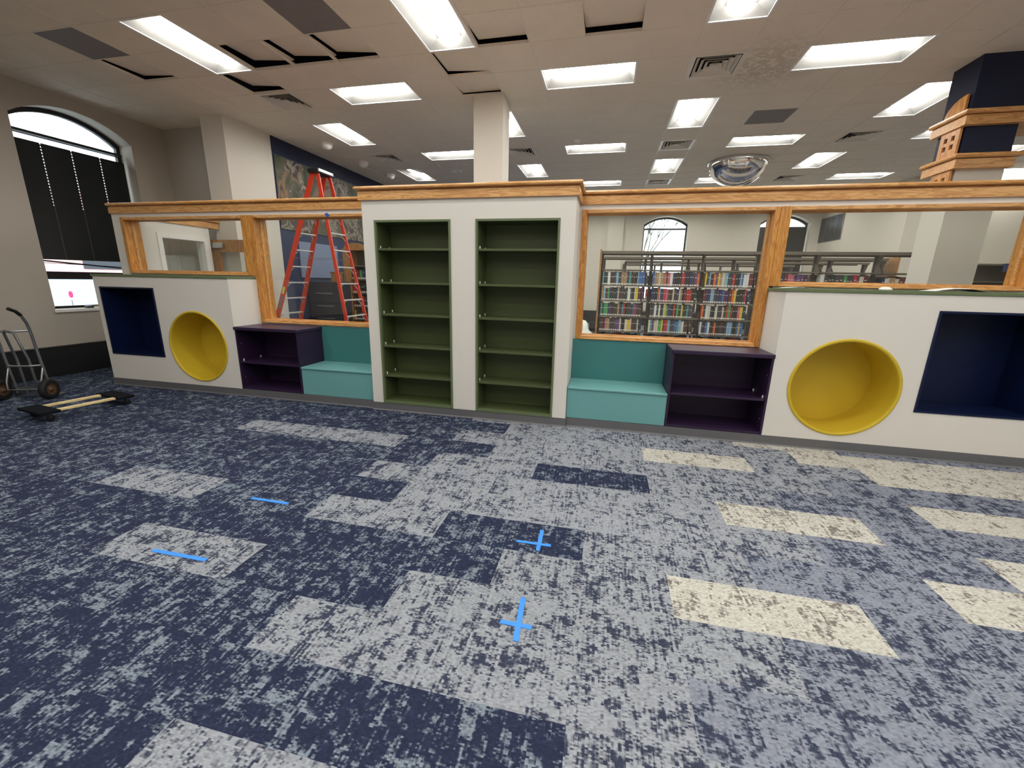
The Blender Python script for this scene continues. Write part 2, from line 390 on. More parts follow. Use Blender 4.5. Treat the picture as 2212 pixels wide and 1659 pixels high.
gl_ = {(-4, -3): 'grey perforated ceiling panel at the top left of centre', (-9, -3): 'grey ceiling panel left of the long left light', (5, 3): 'grey ceiling panel right of the narrow lights'}
for (i, j) in greys:
    x, y = gxy(i, j); mb = MB(); mb.box(.006, G-.006, .006, G-.006, 0, .012); o = mb.build('ceiling_panel', M['panel_grey']); o.location = (x, y, H); tag(o, gl_[(i, j)], 'ceiling panel')
# troffer : frame, sloped reflector, curved lens
def troffer():
    r = thing('ceiling_light', 'x', 'ceiling light', (0, 0, H), 'recessed ceiling lights')
    L_, w_ = 2*G, G
    f = MB()
    f.panel(rect(.006, w_-.006, .006, L_-.006), [rect(.03, w_-.03, .03, L_-.03)], -.004, .012, lambda u, v, d: (u, v, d))
    f.build('frame', M['white_metal'], r, False)
    h = MB(); a, b = .03, .15; top = .085
    o4 = [(a, a, .004), (w_-a, a, .004), (w_-a, L_-a, .004), (a, L_-a, .004)]; i4 = [(b, a+.075, top), (w_-b, a+.075, top), (w_-b, L_-a-.075, top), (b, L_-a-.075, top)]
    h.add(o4+i4, [(0, 1, 5, 4), (1, 2, 6, 5), (2, 3, 7, 6), (3, 0, 4, 7), (4, 5, 6, 7)])
    h.build('reflector', M['reflector'], r, False)
    l = MB(); cx = w_/2; rw, rh = .112, .066; n = 14; y0, y1 = a+.05, L_-a-.05
    rows = []
    for yy, k in ((y0, .05), (y0+.02, .7), (y0+.06, 1), (y1-.06, 1), (y1-.02, .7), (y1, .05)):
        rows.append([(cx+rw*k*math.cos(PI+PI*q/n), yy, top-.004+rh*k*math.sin(PI+PI*q/n)) for q in range(n+1)])
    k = n+1; fs = [(i*k+j, i*k+j+1, (i+1)*k+j+1, (i+1)*k+j) for i in range(len(rows)-1) for j in range(n)]
    l.add([v for r_ in rows for v in r_], fs, 0, True); l.build('lens', M['lens'], r, False)
    return r
def llabel(i, j, v):
    d = {(-7, -3): 'long fluorescent ceiling light at upper left, beside tilted tiles', (-2, -3): 'long ceiling light cut off by the top edge, centre',
         (3, -3): 'ceiling light cut off by the top edge, beyond it a square diffuser', (-5, 0): 'broad ceiling light between the upper-left light and the middle column',
         (0, 0): 'large broad ceiling light just right of the middle column', (5, 0): 'large broad ceiling light at the upper right',
         (-7, 2): 'ceiling light above the nearest hanging globe', (-2, 2): 'ceiling light half hidden behind the middle column', (3, 2): 'narrow ceiling light between two square diffusers, nearest of its row',
         (8, 2): 'slanting ceiling light touching the navy column', (-5, 5): 'broad ceiling light left of the middle column, over the tall bookcases', (0, 5): 'broad ceiling light behind the large one right of the middle column',
         (5, 5): 'broad ceiling light above the mirror dome', (10, 5): 'ceiling light partly hidden by the wooden cornice of the navy column',
         (-7, 7): 'small ceiling light left of the white ceiling speaker', (-2, 7): 'small ceiling light right of the middle column, near the rail', (3, 7): 'narrow ceiling light, second of the row of narrow ones',
         (8, 7): 'ceiling light just right of the mirror dome', (0, 10): 'broad ceiling light peeking over the oak rail right of the middle column', (10, 10): 'broad ceiling light low at right, left of the navy column',
         (5, 10): 'ceiling light half hidden behind the mirror dome', (13, 7): 'ceiling light right of the navy column', (3, 12): 'narrow ceiling light farthest in its row, touching the rail'}
    if (i, j) in d: return d[(i, j)]
    return None
proto = troffer(); first = True
for i, j, v in lights:
    x, y = gxy(i, j)
    if x > RX1-.6 or y > RY1-.7 or y < RY0 or x < RX0: continue
    o = proto if first else copy_tree(proto); first = False
    o.location = (x, y, H) if v else (x+2*G, y, H); o.rotation_euler = (0, 0, 0 if v else PI/2)
    lb = llabel(i, j, v)
    o['label'] = lb or ('recessed fluorescent ceiling light behind the viewer or far beyond the rail')
# diffusers
def diffuser():
    r = thing('air_diffuser', 'x', 'air vent', (0, 0, H), 'square ceiling diffusers')
    b = MB(); b.box(.03, G-.03, .03, G-.03, .06, .065); b.build('duct_plate', M['void'], r, False)
    f = MB(); f.panel(rect(.004, G-.004, .004, G-.004), [rect(.05, G-.05, .05, G-.05)], -.006, .006, lambda u, v, d: (u, v, d)); f.build('frame', M['vent'], r, False)
    for q in range(4):
        a0 = .062+q*.058; a1 = a0+.047; c = G/2; s = MB()
        if a1 > c-.01: a1 = c-.012
        o4 = [(a0, a0), (G-a0, a0), (G-a0, G-a0), (a0, G-a0)]; i4 = [(a1, a1), (G-a1, a1), (G-a1, G-a1), (a1, G-a1)]
        vs = [(x, y, -.012+.002*q) for x, y in o4]+[(x, y, .03) for x, y in i4]+[(x, y, -.009+.002*q) for x, y in o4]+[(x, y, .033) for x, y in i4]
        fs = []
        for k in range(4): fs += [(k, (k+1) % 4, (k+1) % 4+4, k+4), (k+8, k+12, (k+1) % 4+12, (k+1) % 4+8), (k, k+8, (k+1) % 4+8, (k+1) % 4)]
        s.add(vs, fs); s.build('louvre', M['vent'], r, False)
    s = MB(); s.box(.285, G-.285, .285, G-.285, -.004, .0); s.build('centre_plate', M['vent'], r, False)
    return r
dl = {(-7, 0): 'square diffuser next to the tilted tile above the left column', (-7, 5): 'square diffuser above the ladder, beyond the globes', (-2, 5): 'square diffuser right of the middle column', (3, 0): 'large square diffuser ringed by dust at the upper right',
      (3, 5): 'square diffuser between the narrow ceiling lights', (3, 10): 'small square diffuser nearest the oak rail in the narrow row', (8, 5): 'square diffuser between mirror dome and navy column', (8, 10): 'low diffuser right of the mirror dome',
      (-2, -5): 'square diffuser above the viewer'}
dp = diffuser(); fst = True
for i, j in diffs:
    if (i, j) in ((-2, -5), (8, 0)):
        x, y = gxy(i, j)
    o = dp if fst else copy_tree(dp); fst = False; x, y = gxy(i, j); o.location = (x, y, H); o['label'] = dl[(i, j)]
# ceiling globes, speaker, detector, mirror dome
gm = MB(); gm.lathe([(.001, -.12)]+[(.115*math.sin(a), -.02-.1*math.cos(a)) for a in [PI/2*q/8 for q in range(1, 9)]]+[(.125, -.008), (.125, 0)], (0, 0, 0), n=28)
for q, (x, y, lb) in enumerate([(-5.72, 8.14, 'white half-globe on the ceiling, nearest of three above the ladder'), (-5.75, 9.48, 'white half-globe on the ceiling, middle one above the ladder'), (-5.69, 10.64, 'white half-globe on the ceiling, farthest from the ladder')]):
    if q == 0: g0 = gm.build('ceiling_globe', M['white_metal']); o = g0
    else: o = g0.copy(); COL.objects.link(o)
    o.location = (x, y, H); tag(o, lb, 'ceiling sensor', 'white globes above the mural')
mb = MB(); mb.lathe([(.001, -.014), (.09, -.012), (.095, -.018), (.14, -.014), (.15, 0)], (0, 0, 0), mi=0); o = mb.build('ceiling_speaker', M['white_metal']); o.location = (-3.87, 10.58, H); tag(o, 'round white ceiling speaker left of the middle column', 'speaker')
mb = MB(); mb.lathe([(.001, -.04), (.04, -.036), (.06, -.02), (.065, 0)], (0, 0, 0), mi=0); o = mb.build('smoke_detector', M['white_metal']); o.location = (-.78, 8.76, H); tag(o, 'small white smoke detector just above a broad ceiling light', 'smoke detector')
r = thing('mirror_dome', 'large convex chrome safety mirror dome under the ceiling, above the right rail', 'mirror', (2.55, 10.7, H))
mb = MB(); mb.lathe([(.001, -.50)]+[(.585*math.sin(a), -.02-.48*math.cos(a)) for a in [PI/2*q/16 for q in range(1, 17)]], (0, 0, 0), n=48); mb.build('dome', M['mirror'], r, False)
mb = MB(); mb.lathe([(.585, -.02), (.61, -.02), (.61, 0), (.585, 0)], (0, 0, 0), n=48); mb.build('rim', M['alu'], r, False)
# ------------------------------------------------------------------ outer walls
def arch(y0, y1, zb, zs, rise, n=14):      # opening outline: flat bottom, segmental arch top
    w = (y1-y0)/2; R = (w*w+rise*rise)/(2*rise); c = (y0+y1)/2; zc = zs+rise-R; a0 = math.asin(w/R)
    return [(y0, zb), (y1, zb)]+[(c+R*math.sin(a0-2*a0*k/n), zc+R*math.cos(a0-2*a0*k/n)) for k in range(n+1)]
WIN = arch(4.75, 6.32, .985, 3.72, .265)
struct('wall_left', MB().panel(rect(-5.0, 7.2, 0, H+.5), [WIN], -8.64, -8.3, YZ), M['grey_wall'])
struct('wall_rear_left', MB().box(-8.64, -6.95, 6.93, 7.1, 0, H+.5), M['grey_wall'])
w1, w2 = arch(1.12, 2.69, .985, 3.72, .265), arch(5.06, 6.63, .985, 3.72, .265)
struct('wall_back', MB().panel(rect(-6.6, 7.2, 0, H+.5), [w1, w2], 17.0, 17.34, XZ), M['cream_wall'])
struct('wall_right', MB().box(6.95, 7.2, 12.6, 17.0, 0, H+.5), M['cream_wall'])
struct('wall_back_right', MB().box(7.2, 12.2, 12.6, 12.8, 0, H+.5), M['cream_wall'])
struct('wall_far_right', MB().box(12.0, 12.2, -5, 12.6, 0, H+.5), M['cream_wall'])
struct('wall_front', MB().box(-8.64, 12.2, -5.2, -5.0, 0, H+.5), M['cream_wall'])
mw = MB(); mw.box(-6.7, -6.5, 7.53, 17.0, 0, 2.48, 0); mw.box(-6.7, -6.5, 7.53, 17.0, 2.48, 3.9, 1); mw.box(-6.7, -6.485, 7.53, 17.0, 3.9, H+.5, 2)
o = struct('wall_mural', mw, [M['navy_wall'], M['navy_wall'], M['navy_soffit']], None, 'navy wall behind the ladder')
m_ = MB().bbox(-6.498, -6.482, 7.56, 15.9, 2.50, 3.86, .002); o = m_.build('mural', M['mural']); tag(o, 'long dark mottled mural high on the navy wall behind the ladder', 'mural')
mb = MB(); mb.box(-.17, .40, 16.86, 17.0, 0, H+.3); struct('column_pilaster', mb, M['cream_wall'])
struct('baseboard_left', MB().bbox(-8.3, -8.2, -5, 6.93, 0, .43, .006).box(-8.3, -8.19, -5, 6.93, .43, .445), M['heater'], None, 'black finned heater cover along the left wall')
struct('baseboard_back', MB().box(-6.4, 6.9, 16.9, 17.0, 0, .5), M['heater'])
# columns
struct('column_left', MB().box(-6.95, -6.5, 6.49, 7.53, 0, H), M['column'])
struct('column_center', MB().box(-2.101, -1.655, 6.5, 6.88, 0, H), M['column'])
struct('column_right', MB().box(3.98, 4.46, 6.5, 6.92, 0, 3.0), M['column'])
struct('column_right_top', MB().box(3.97, 4.47, 6.49, 6.93, 3.0, H), M['navy_soffit'])
r = thing('column_cornice', 'oak cornice trim wrapped round the navy column, with pierced boards on its left', 'trim', (4.19, 6.7, 2.97))
def corn(z0, x1=4.505):
    b = MB(); b.box(3.905, x1-.02, 6.42, 6.98, z0, z0+.10); o = b.build('fascia', M['woodx'], r)
    c = MB(); c.sweep([(3.9, 6.99), (3.9, 6.41), (x1, 6.41), (x1, 6.99)], [(-.2, z0+.108), (.015, z0+.108), (.028, z0+.12), (.03, z0+.135), (.018, z0+.155), (-.2, z0+.155)][::-1]); c.build('cap_moulding', M['woodx'], r)
corn(2.972); corn(3.436, 6.2)
def lattice(z0, z1):
    b = MB(); ya, yb = 6.50, 6.80; w = .055; hh = []
    zc = (z0+z1)/2+.012; yc = (ya+yb)/2
    for dy in (-.085, .03):
        for dz in (-.075, .02): hh.append(rect(yc+dy, yc+dy+w, zc+dz, zc+dz+w))
    b.panel(rect(ya, yb, z0, z1), hh, 3.925, 3.95, YZ); b.build('pierced_board', M['woodz'], r)
lattice(3.127, 3.436); lattice(2.66, 2.972)
b = MB(); b.panel([(6.53, 3.591), (6.84, 3.591)]+[(6.53+.31*math.cos(a), 3.60+.19*math.sin(a)) for a in [PI/2*q/8 for q in range(1, 9)]], [], 3.93, 3.955, YZ); b.build('quarter_round_board', M['woodz'], r)
# ------------------------------------------------------------------ left arched window
def arched_window(name, o_in, fn, d_glass, sgn, label):
    r = sroot(name, (0, 0, 0), label)
    cy_ = sum(p[0] for p in o_in)/len(o_in); zc = 2.3
    inner = [(cy_+(u-cy_)*.93, zc+(v-zc)*.965) for u, v in o_in]
    MB().panel(o_in, [inner], d_glass-.03, d_glass+.03, fn).build('window_frame', M['frame_black'], r)
    u0, u1 = min(p[0] for p in inner), max(p[0] for p in inner)
    b = MB()
    def bx(a0, a1, z0, z1, t=.025):
        vs = [fn(u, v, d) for d in (d_glass-t, d_glass+t) for u, v in ((a0, z0), (a1, z0), (a1, z1), (a0, z1))]
        b.add(vs, [(0, 1, 2, 3), (4, 7, 6, 5), (0, 4, 5, 1), (1, 5, 6, 2), (2, 6, 7, 3), (3, 7, 4, 0)])
    bx(u0, u1, 1.45, 1.57); bx(u0, u1, 3.54, 3.60)
    b.build('meeting_rail', M['frame_black'], r)
    MB().panel(inner, [], d_glass-.003, d_glass+.003, fn).build('pane', M['glass'], r)
    return r
wl = arched_window('window_1', WIN, YZ, -8.61, 1, 'tall arched window in the left wall behind a black blind')
MB().box(-8.62, -8.27, 4.752, 6.318, .975, .995, 0).box(-8.27, -8.262, 4.72, 6.35, .955, .997, 1).build('window_sill', [M['sill_brown'], M['white_metal']], wl)
w3 = arched_window('window_2', w1, XZ, 17.3, 1, 'arched window in the back wall behind the shelves')
w4 = arched_window('window_3', w2, XZ, 17.3, 1, 'arched window in the far corner with a dark blind')
# blinds on the left window
r = thing('venetian_blind', 'black venetian blind hanging crooked at the bottom in the left arched window', 'blind', (-8.5, 5.53, 1.6))
MB().box(-8.52, -8.47, 4.77, 6.26, 3.535, 3.56).build('head_rail', M['blind'], r)
b = MB(); cords = [5.15, 5.53, 5.92]
z = 3.515; n = 0
while z > 1.76:
    tl = .35 if n < 4 else 1.22
    d = .0135
    segs = [4.78]+sum([[c-.004, c+.004] for c in cords], [])+[6.29] if (z > 2.55 and n % 2 == 0) else [4.78, 6.29]
    for a0, a1 in zip(segs[::2], segs[1::2]):
        dx, dz = d*math.cos(tl), d*math.sin(tl)
        vs = [(-8.5-dx, a0, z+dz), (-8.5+dx, a0, z-dz), (-8.5+dx, a1, z-dz), (-8.5-dx, a1, z+dz)]
        b.add(vs+[(x, y, q+.0012) for x, y, q in vs], [(0, 1, 2, 3), (7, 6, 5, 4), (0, 4, 5, 1), (1, 5, 6, 2), (2, 6, 7, 3), (3, 7, 4, 0)])
    z -= .0215; n += 1
b.build('slats', M['blind'], r)
b = MB()
for c in cords: b.tube([(-8.486, c, 3.53), (-8.486, c, 1.72)], .0015, 5)
b.build('cord', M['steel'], r)
for k, (za, zb_, tt) in enumerate([(1.755, 1.765, .012), (1.735, 1.62, .022), (1.70, 1.66, .008)]):
    MB().bar((-8.5, 4.79, za), (-8.5, 6.28, zb_), .03, tt).build('bottom_slat', M['blind'], r)
# far corner window blind
r = thing('window_blind', 'dark blind in the arched window by the far right corner', 'blind', (5.85, 17.2, 1.0)); b = MB()
for q in range(60): b.box(5.10, 6.59, 17.18+.004*(q % 2), 17.184+.004*(q % 2), 1.05+q*.042, 1.094+q*.042)
b.build('slats', M['blind'], r); MB().box(5.10, 6.59, 17.17, 17.2, 3.575, 3.61).build('head_rail', M['blind'], r)
# vent grille on the right wall
r = thing('wall_grille', 'dark four-panel return grille high on the far right wall', 'air vent', (6.95, 16.25, 3.05))
MB().panel(rect(15.52, 16.98, 3.05, 3.83), [rect(15.55+k*.355, 15.55+k*.355+.335, 3.08, 3.80) for k in range(4)], 6.925, 6.949, YZ).build('frame', M['steel'], r)
b = MB()
for k in range(30): b.box(6.93, 6.945, 15.55, 16.95, 3.085+k*.024, 3.097+k*.024)
b.build('slats', M['dark_cab'], r)
# exterior seen through the lower left window
gnd = MB().box(-60, -8.7, -30, 60, -1.2, -1.15); o = struct('ground_outside', gnd, plain('pale pavement', (208, 216, 220), .8))
t = NT('striped garage door'); sz = t.n('ShaderNodeSeparateXYZ', {0: t.pos()}).outputs[2]; st = t.math('GREATER_THAN', t.math('SINE', t.math('MULTIPLY', sz, 21.)), .3)
OUTW = t.bsdf(t.mix(st, s2l((204, 218, 224)), s2l((182, 200, 210))), .8)
b = MB(); b.box(-26.3, -26, -5, 45, 1.5, 5.4, 0); b.box(-26.2, -25.95, -5, 45, -1.15, 1.5, 1)
for k in range(10): b.box(-25.98, -25.93, -2+k*4.6, 0+k*4.6, 1.75, 2.9, 2)
o = b.build('building', [plain('pink brick', (244, 190, 184), .8), OUTW, M['dark_cab']]); tag(o, 'pink brick building across the street seen below the blind', 'building')
r = thing('street_sign', 'small pink sign on a post seen through the lower left window', 'sign', (-12.5, 7.5, -1.15))
MB().tube([(-12.5, 7.5, -1.15), (-12.5, 7.5, .92)], .012).build('post', M['steel'], r); MB().lathe([(.001, 0), (.04, 0), (.04, .02), (.001, .02)], (0, 0, 0), 'x', 16).xf(Matrix.Translation((-12.5, 7.5, 1.05)) @ Matrix.Diagonal((1, 1, 2, 1))).build('sign_plate', plain('pink plate', (240, 60, 130), .5), r)
# bare tree beyond back window
b = MB(); tr_ = random.Random(5)
def branch(p, d, l, r0, k):
    q = p+d*l; b.tube([p, (p+q)/2+Vector((tr_.uniform(-.05, .05),)*3), q], [r0, r0*.8, r0*.6], 5, cap=False)
    if k > 0:
        for _ in range(3): branch(q, (d+Vector((tr_.uniform(-.6, .6), tr_.uniform(-.3, .3), tr_.uniform(-.1, .5)))).normalized(), l*.72, r0*.6, k-1)
branch(Vector((.9, 21, -1.1)), Vector((.12, 0, 1)), 2.2, .08, 5)
o = b.build('bare_tree', plain('bark', (90, 84, 76), .9)); tag(o, 'bare thin-branched tree outside the back arched window', 'tree')
o = struct('ground_outside_back', MB().box(-20, 20, 17.6, 50, -1.2, -1.15), M['paper'])
# ------------------------------------------------------------------ the long partition: wall behind, windows, rails
wall = MB().panel(rect(-7.03, 4.9, 0, 2.386), [[(-6.86, 1.565), (-4.72, 1.565), (-4.72, .94), (-2.75, .94), (-2.75, 2.335), (-6.86, 2.335)],
        [(-.335, .925), (1.665, .925), (1.665, 1.565), (3.80, 1.565), (3.80, 2.335), (-.335, 2.335)]], YW, YW+.2, XZ)
struct('wall_partition', wall, M['white_wall'])
ret = MB().panel(rect(5.1, 6.28, 0, 2.36), [rect(5.44, 6.15, 1.0, 2.12)], -7.03, -6.88, YZ); struct('wall_partition_return', ret, M['white_wall'])
r = sroot('window_4', (-6.95, 5.92, 1.0), 'inner window with white frame in the return wall')
MB().panel(rect(5.37, 6.22, .93, 2.19), [rect(5.44, 6.15, 1.0, 2.12)], -6.88, -6.86, YZ).build('window_frame', M['white_metal'], r); MB().box(-6.96, -6.954, 5.44, 6.15, 1.0, 2.12).build('pane', M['glass'], r)
def wframe(root, x0, x1, z0, z1, name='window_frame', right_post=None):
    fwid = .055; y0 = YW-.022; y1 = YW+.2
    i0, i1, a0, a1 = x0+fwid, x1-fwid, z0+.04, z1-.035
    # four members, mitred look: casing with a stepped inner bead
    for nm, bx in (('stile', (x0, i0, z0, z1)), ('stile', (i1, x1, z0, z1)), ('head', (i0, i1, a1, z1)), ('sill', (i0, i1, z0, a0))):
        X0, X1, Z0, Z1 = bx; mt = M['woodz'] if nm == 'stile' else M['woodx']
        b = MB(); b.bbox(X0, X1, y0, y1, Z0, Z1, .004)
        if nm == 'sill': b.bbox(X0-.001, X1+.001, y0-.012, y0+.01, Z0, Z0+.016, .004)
        b.build(nm, mt, root)
    b = MB().panel(rect(i0, i1, a0, a1), [rect(i0+.012, i1-.012, a0+.012, a1-.012)], YG-.018, YG+.018, XZ); b.build('glazing_bead', M['woodx'], root)
    MB().box(i0+.008, i1-.008, YG-.003, YG+.003, a0+.008, a1-.008).build('pane', M['glass'], root)
for nm, x0, x1, z0, lb in (('window_5', -6.86, -4.745, 1.565, 'short oak-framed window at the left end'), ('window_6', -4.665, -2.75, .94, 'tall oak-framed window showing the ladder'),
                       ('window_7', -.335, 1.622, .925, 'tall oak-framed window showing the bookshelves'), ('window_8', 1.66, 3.80, 1.565, 'short oak-framed window at the right end')):
    rr = sroot(nm, ((x0+x1)/2, YW, z0), lb); wframe(rr, x0, x1, z0, 2.335)
struct('trim_post_left', MB().bbox(-4.80, -4.665, YW-.03, YW+.2, 1.565, 2.336, .004).bbox(-4.70, -4.66, YW-.025, YW+.2, .94, 1.57, .003), M['woodz'])
struct('trim_post_right', MB().bbox(1.618, 1.715, YW-.03, YW+.2, 1.565, 2.336, .004), M['woodz'])
fas = [(0, 2.386), (.026, 2.386), (.026, 2.470), (.004, 2.473), (.004, 2.488), (-.19, 2.488), (-.19, 2.386)]
cap = [(-.24, 2.486), (.038, 2.486), (.052, 2.49), (.058, 2.502), (.054, 2.514), (.042, 2.522), (-.24, 2.522)]
def rail(n, path, y=False):
    rr = sroot('trim_%d' % n, (path[0][0], path[0][1], 2.386), 'oak rail capping the partition')
    MB().sweep(path, fas).build('fascia', M['woodx'], rr); MB().sweep(path, cap).build('cap_moulding', M['woodx'], rr)
rail(1, [(-7.03, YW), (-2.71, YW)]); rail(3, [(-.363, YW), (4.9, YW)])
rail(2, [(-2.71, YW+.1), (-2.71, YC), (-.363, YC), (-.363, YW+.1)])
rr = sroot('trim_4', (-6.88, 5.1, 2.36)); MB().bbox(-7.03, -6.855, 5.1, 6.47, 2.355, 2.45, .004).bbox(-7.05, -6.83, 5.1, 6.49, 2.46, 2.495, .008).build('cap_moulding', M['woody'], rr)
# niche walls left and right, with cut outs
def circ(cx, cz, r, n=64): return [(cx+r*math.cos(2*PI*k/n), cz+r*math.sin(2*PI*k/n)) for k in range(n)]
NL, NR = (-5.29, .628), (2.25, .632); RN = .468
def niche_wall(name, x0, x1, cc, sq, capname, lbl):
    b = MB().panel(rect(x0, x1, .097, 1.518), [circ(*cc, RN-.01), rect(sq[0]+.008, sq[1]-.008, .459, 1.375)], YF, YF+.02, XZ)
    b.box(x0, x0+.02, YF+.0201, YW, .0, 1.518).box(x1-.02, x1, YF+.0201, YW, 0, 1.518).box(x0+.02, x1-.02, YF+.0201, YW, 1.50, 1.517)
    b.box(x0, x1, YF+.001, YF+.019, 0, .097)
    struct(name, b, M['white_wall'], None, lbl)
    struct(capname, MB().bbox(x0-.015, x1+.004, YF-.012, YW-.005, 1.519, 1.549, .003), M['green_edge'], None, 'olive green cap on the low wall')
niche_wall('wall_niche_left', -6.898, -4.671, NL, (-6.81, -5.877), 'trim_5', 'white low wall with a navy square and a yellow round niche')
niche_wall('wall_niche_right', 1.625, 3.86, NR, (2.856, 3.789), 'trim_6', 'white low wall with a yellow round and a navy square niche')
def round_niche(cc, label):
    r = thing('round_reading_niche', label, 'reading niche', (cc[0], YF, cc[1]), 'round yellow niches')
    b = MB(); R0 = RN; b.lathe([(R0-.024, .03), (R0-.024, -.004), (R0-.018, -.012), (R0, -.012), (R0+.006, -.006), (R0+.006, .0), (R0-.012, .03)], (cc[0], YF, cc[1]), 'y', 72); b.build('rim', M['yellow'], r)
    b = MB(); b.lathe([(R0-.022, .0), (R0-.022, .43)], (cc[0], YF, cc[1]), 'y', 72); b.lathe([(R0-.012, .002), (R0-.012, .44)], (cc[0], YF, cc[1]), 'y', 72); b.build('barrel', M['yellow'], r)
    b = MB(); b.lathe([(.001, .43), (R0-.02, .43), (R0-.02, .44), (.001, .44)], (cc[0], YF, cc[1]), 'y', 72, smooth=False); b.build('back_panel', M['yellow'], r)
round_niche(NL, 'yellow round reading niche between the left navy niche and purple shelf')
round_niche(NR, 'large yellow round reading niche between the right purple shelf and navy niche')
def sq_niche(x0, x1, label):
    r = thing('square_reading_niche', label, 'reading niche', ((x0+x1)/2, YF, .451), 'square navy niches'); z0, z1 = .451, 1.383
    MB().panel(rect(x0, x1, z0, z1), [rect(x0+.018, x1-.018, z0+.018, z1-.018)], YF-.008, YF+.022, XZ).build('face_edge', M['navy'], r)
    a, b_, c, d = x0+.012, x1-.012, z0+.012, z1-.012; y1 = YF+.43
    MB().box(a, a+.008, YF+.001, y1, c, d).build('side_panel', M['navy'], r); MB().box(b_-.008, b_, YF+.001, y1, c, d).build('side_panel', M['navy'], r)
    MB().box(a, b_, YF+.001, y1, c, c+.008).build('seat_panel', M['navy'], r); MB().box(a, b_, YF+.001, y1, d-.008, d).build('top_panel', M['navy'], r)
    MB().box(a, b_, y1, y1+.01, c, d).build('back_panel', M['navy'], r)
sq_niche(-6.81, -5.877, 'navy blue square reading niche at the left end of the white wall')
sq_niche(2.856, 3.789, 'navy blue square reading niche cut by the right edge of the photo')
# central block with two tall green bookcases
BA, BB = (-2.567, -1.677), (-1.398, -.512)
b = MB().panel(rect(-2.71, -.363, .097, 2.386), [rect(q[0]+.008, q[1]-.008, .105, 2.175) for q in (BA, BB)], YC, YC+.02, XZ)
b.box(-2.71, -2.69, YC+.0201, YW, 0, 2.386).box(-.383, -.363, YC+.0201, YW, 0, 2.386).box(-2.69, -.383, YC+.021, YW, 2.36, 2.386)
b.box(-2.71, -.363, YC+.001, YC+.019, 0, .097)
struct('wall_bookcase_surround', b, M['white_wall'], None, 'tall white block holding the two green bookcases')
def tall_case(q, label):
    x0, x1 = q; z0, z1 = .097, 2.183; r = thing('tall_bookcase', label, 'bookcase', ((x0+x1)/2, YC, z0), 'tall green built-in bookcases'); y1 = YC+.31
    MB().panel(rect(x0, x1, z0, z1), [rect(x0+.022, x1-.022, z0+.03, z1-.022)], YC-.01, YC+.022, XZ).build('face_frame', M['green_edge'], r)
    a, c = x0+.016, x1-.016
    MB().box(a, a+.008, YC+.02, y1, z0+.02, z1-.01).build('side_panel', M['green'], r); MB().box(c-.008, c, YC+.02, y1, z0+.02, z1-.01).build('side_panel', M['green'], r)
    MB().box(a, c, y1, y1+.01, z0+.02, z1-.01).build('back_panel', M['green'], r); MB().box(a, c, YC+.02, y1, z1-.02, z1-.01).build('top_panel', M['green'], r)
    MB().box(a, c, YC+.02, y1, z0+.018, z0+.032).build('bottom_shelf', M['green'], r)
    for z in (1.878, 1.515, 1.156, .790, .432):
        sh = MB().bbox(a+.010, c-.010, YC+.008, y1-.002, z-.012, z+.012, .003).build('shelf', M['green'], r)
        for yy in (YC+.05, YC+.25):
            MB().bbox(a+.009, a+.02, yy, yy+.012, z+.012, z+.04, .002).build('shelf_clip', M['label'], sh)
tall_case(BA, 'left tall olive green built-in bookcase, empty, in the white block')
tall_case(BB, 'right tall olive green built-in bookcase, empty, nearer the teal bench with the big window')
# benches and purple cases
def bench(x0, x1, label):
    r = thing('bench', label, 'bench', ((x0+x1)/2, YF, .097), 'teal built-in benches')
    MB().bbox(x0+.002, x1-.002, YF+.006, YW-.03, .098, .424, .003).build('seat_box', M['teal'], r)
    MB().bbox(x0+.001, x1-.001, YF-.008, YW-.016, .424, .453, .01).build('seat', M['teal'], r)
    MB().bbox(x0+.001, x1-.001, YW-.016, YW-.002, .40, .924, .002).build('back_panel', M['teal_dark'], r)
bench(-3.735, -2.712, 'teal bench left of the tall bookcases, under the ladder window')
bench(-.361, .685, 'teal bench right of the tall bookcases, under the big window')
def low_case(x0, x1, label, side):
    r = thing('low_shelf_unit', label, 'shelf unit', ((x0+x1)/2, YF, .097), 'purple low shelf units'); y0, y1 = YF, YW-.003
    MB().bbox(x0-.004 if side > 0 else x0+.001, x1+.012 if side < 0 else x1-.001, y0-.022, y1, .883, .923, .006).build('top_slab', M['purple'], r)
    MB().box(x0+.001, x0+.022, y0, y1, .098, .883).build('side_panel', M['purple'], r); MB().box(x1-.022, x1-.001, y0, y1, .098, .883).build('side_panel', M['purple'], r)
    MB().box(x0+.022, x1-.022, y1-.02, y1, .098, .883).build('back_panel', M['purple'], r)
    MB().bbox(x0+.02, x1-.02, y0+.004, y1-.02, .098, .122, .002).build('bottom_shelf', M['purple'], r)
    sh = MB().bbox(x0+.026, x1-.026, y0+.008, y1-.022, .446, .468, .003).build('shelf', M['purple'], r)
    xs = x0+.024 if side < 0 else x1-.036
    for yy in (y0+.05, y0+.33): MB().bbox(xs, xs+.012, yy, yy+.012, .468, .497, .002).build('shelf_clip', M['label'], sh)
    b = MB()
    for z in (.25, .70):
        xa = x0+.0225 if side < 0 else x1-.0245
        b.box(xa, xa+.002, y0+.05, y0+.056, z, z+.006)
    b.build('peg_hole', M['label'], r)
low_case(-4.671, -3.735, 'dark purple low shelf unit beside the left white niche wall', -1)
low_case(.685, 1.625, 'dark purple low shelf unit beside the right white niche wall', 1)
# rubber base
basep = [(-.01, 0), (.016, 0), (.012, .006), (.005, .014), (.004, .096), (-.01, .096)]
rb = MB().sweep([(-6.898, YW), (-6.898, YF), (-2.71, YF), (-2.71, YC), (-.363, YC), (-.363, YF), (3.86, YF), (3.86, YW)], basep)
struct('baseboard_front', rb, M['base'], None, 'grey rubber cove base along the built-in wall')
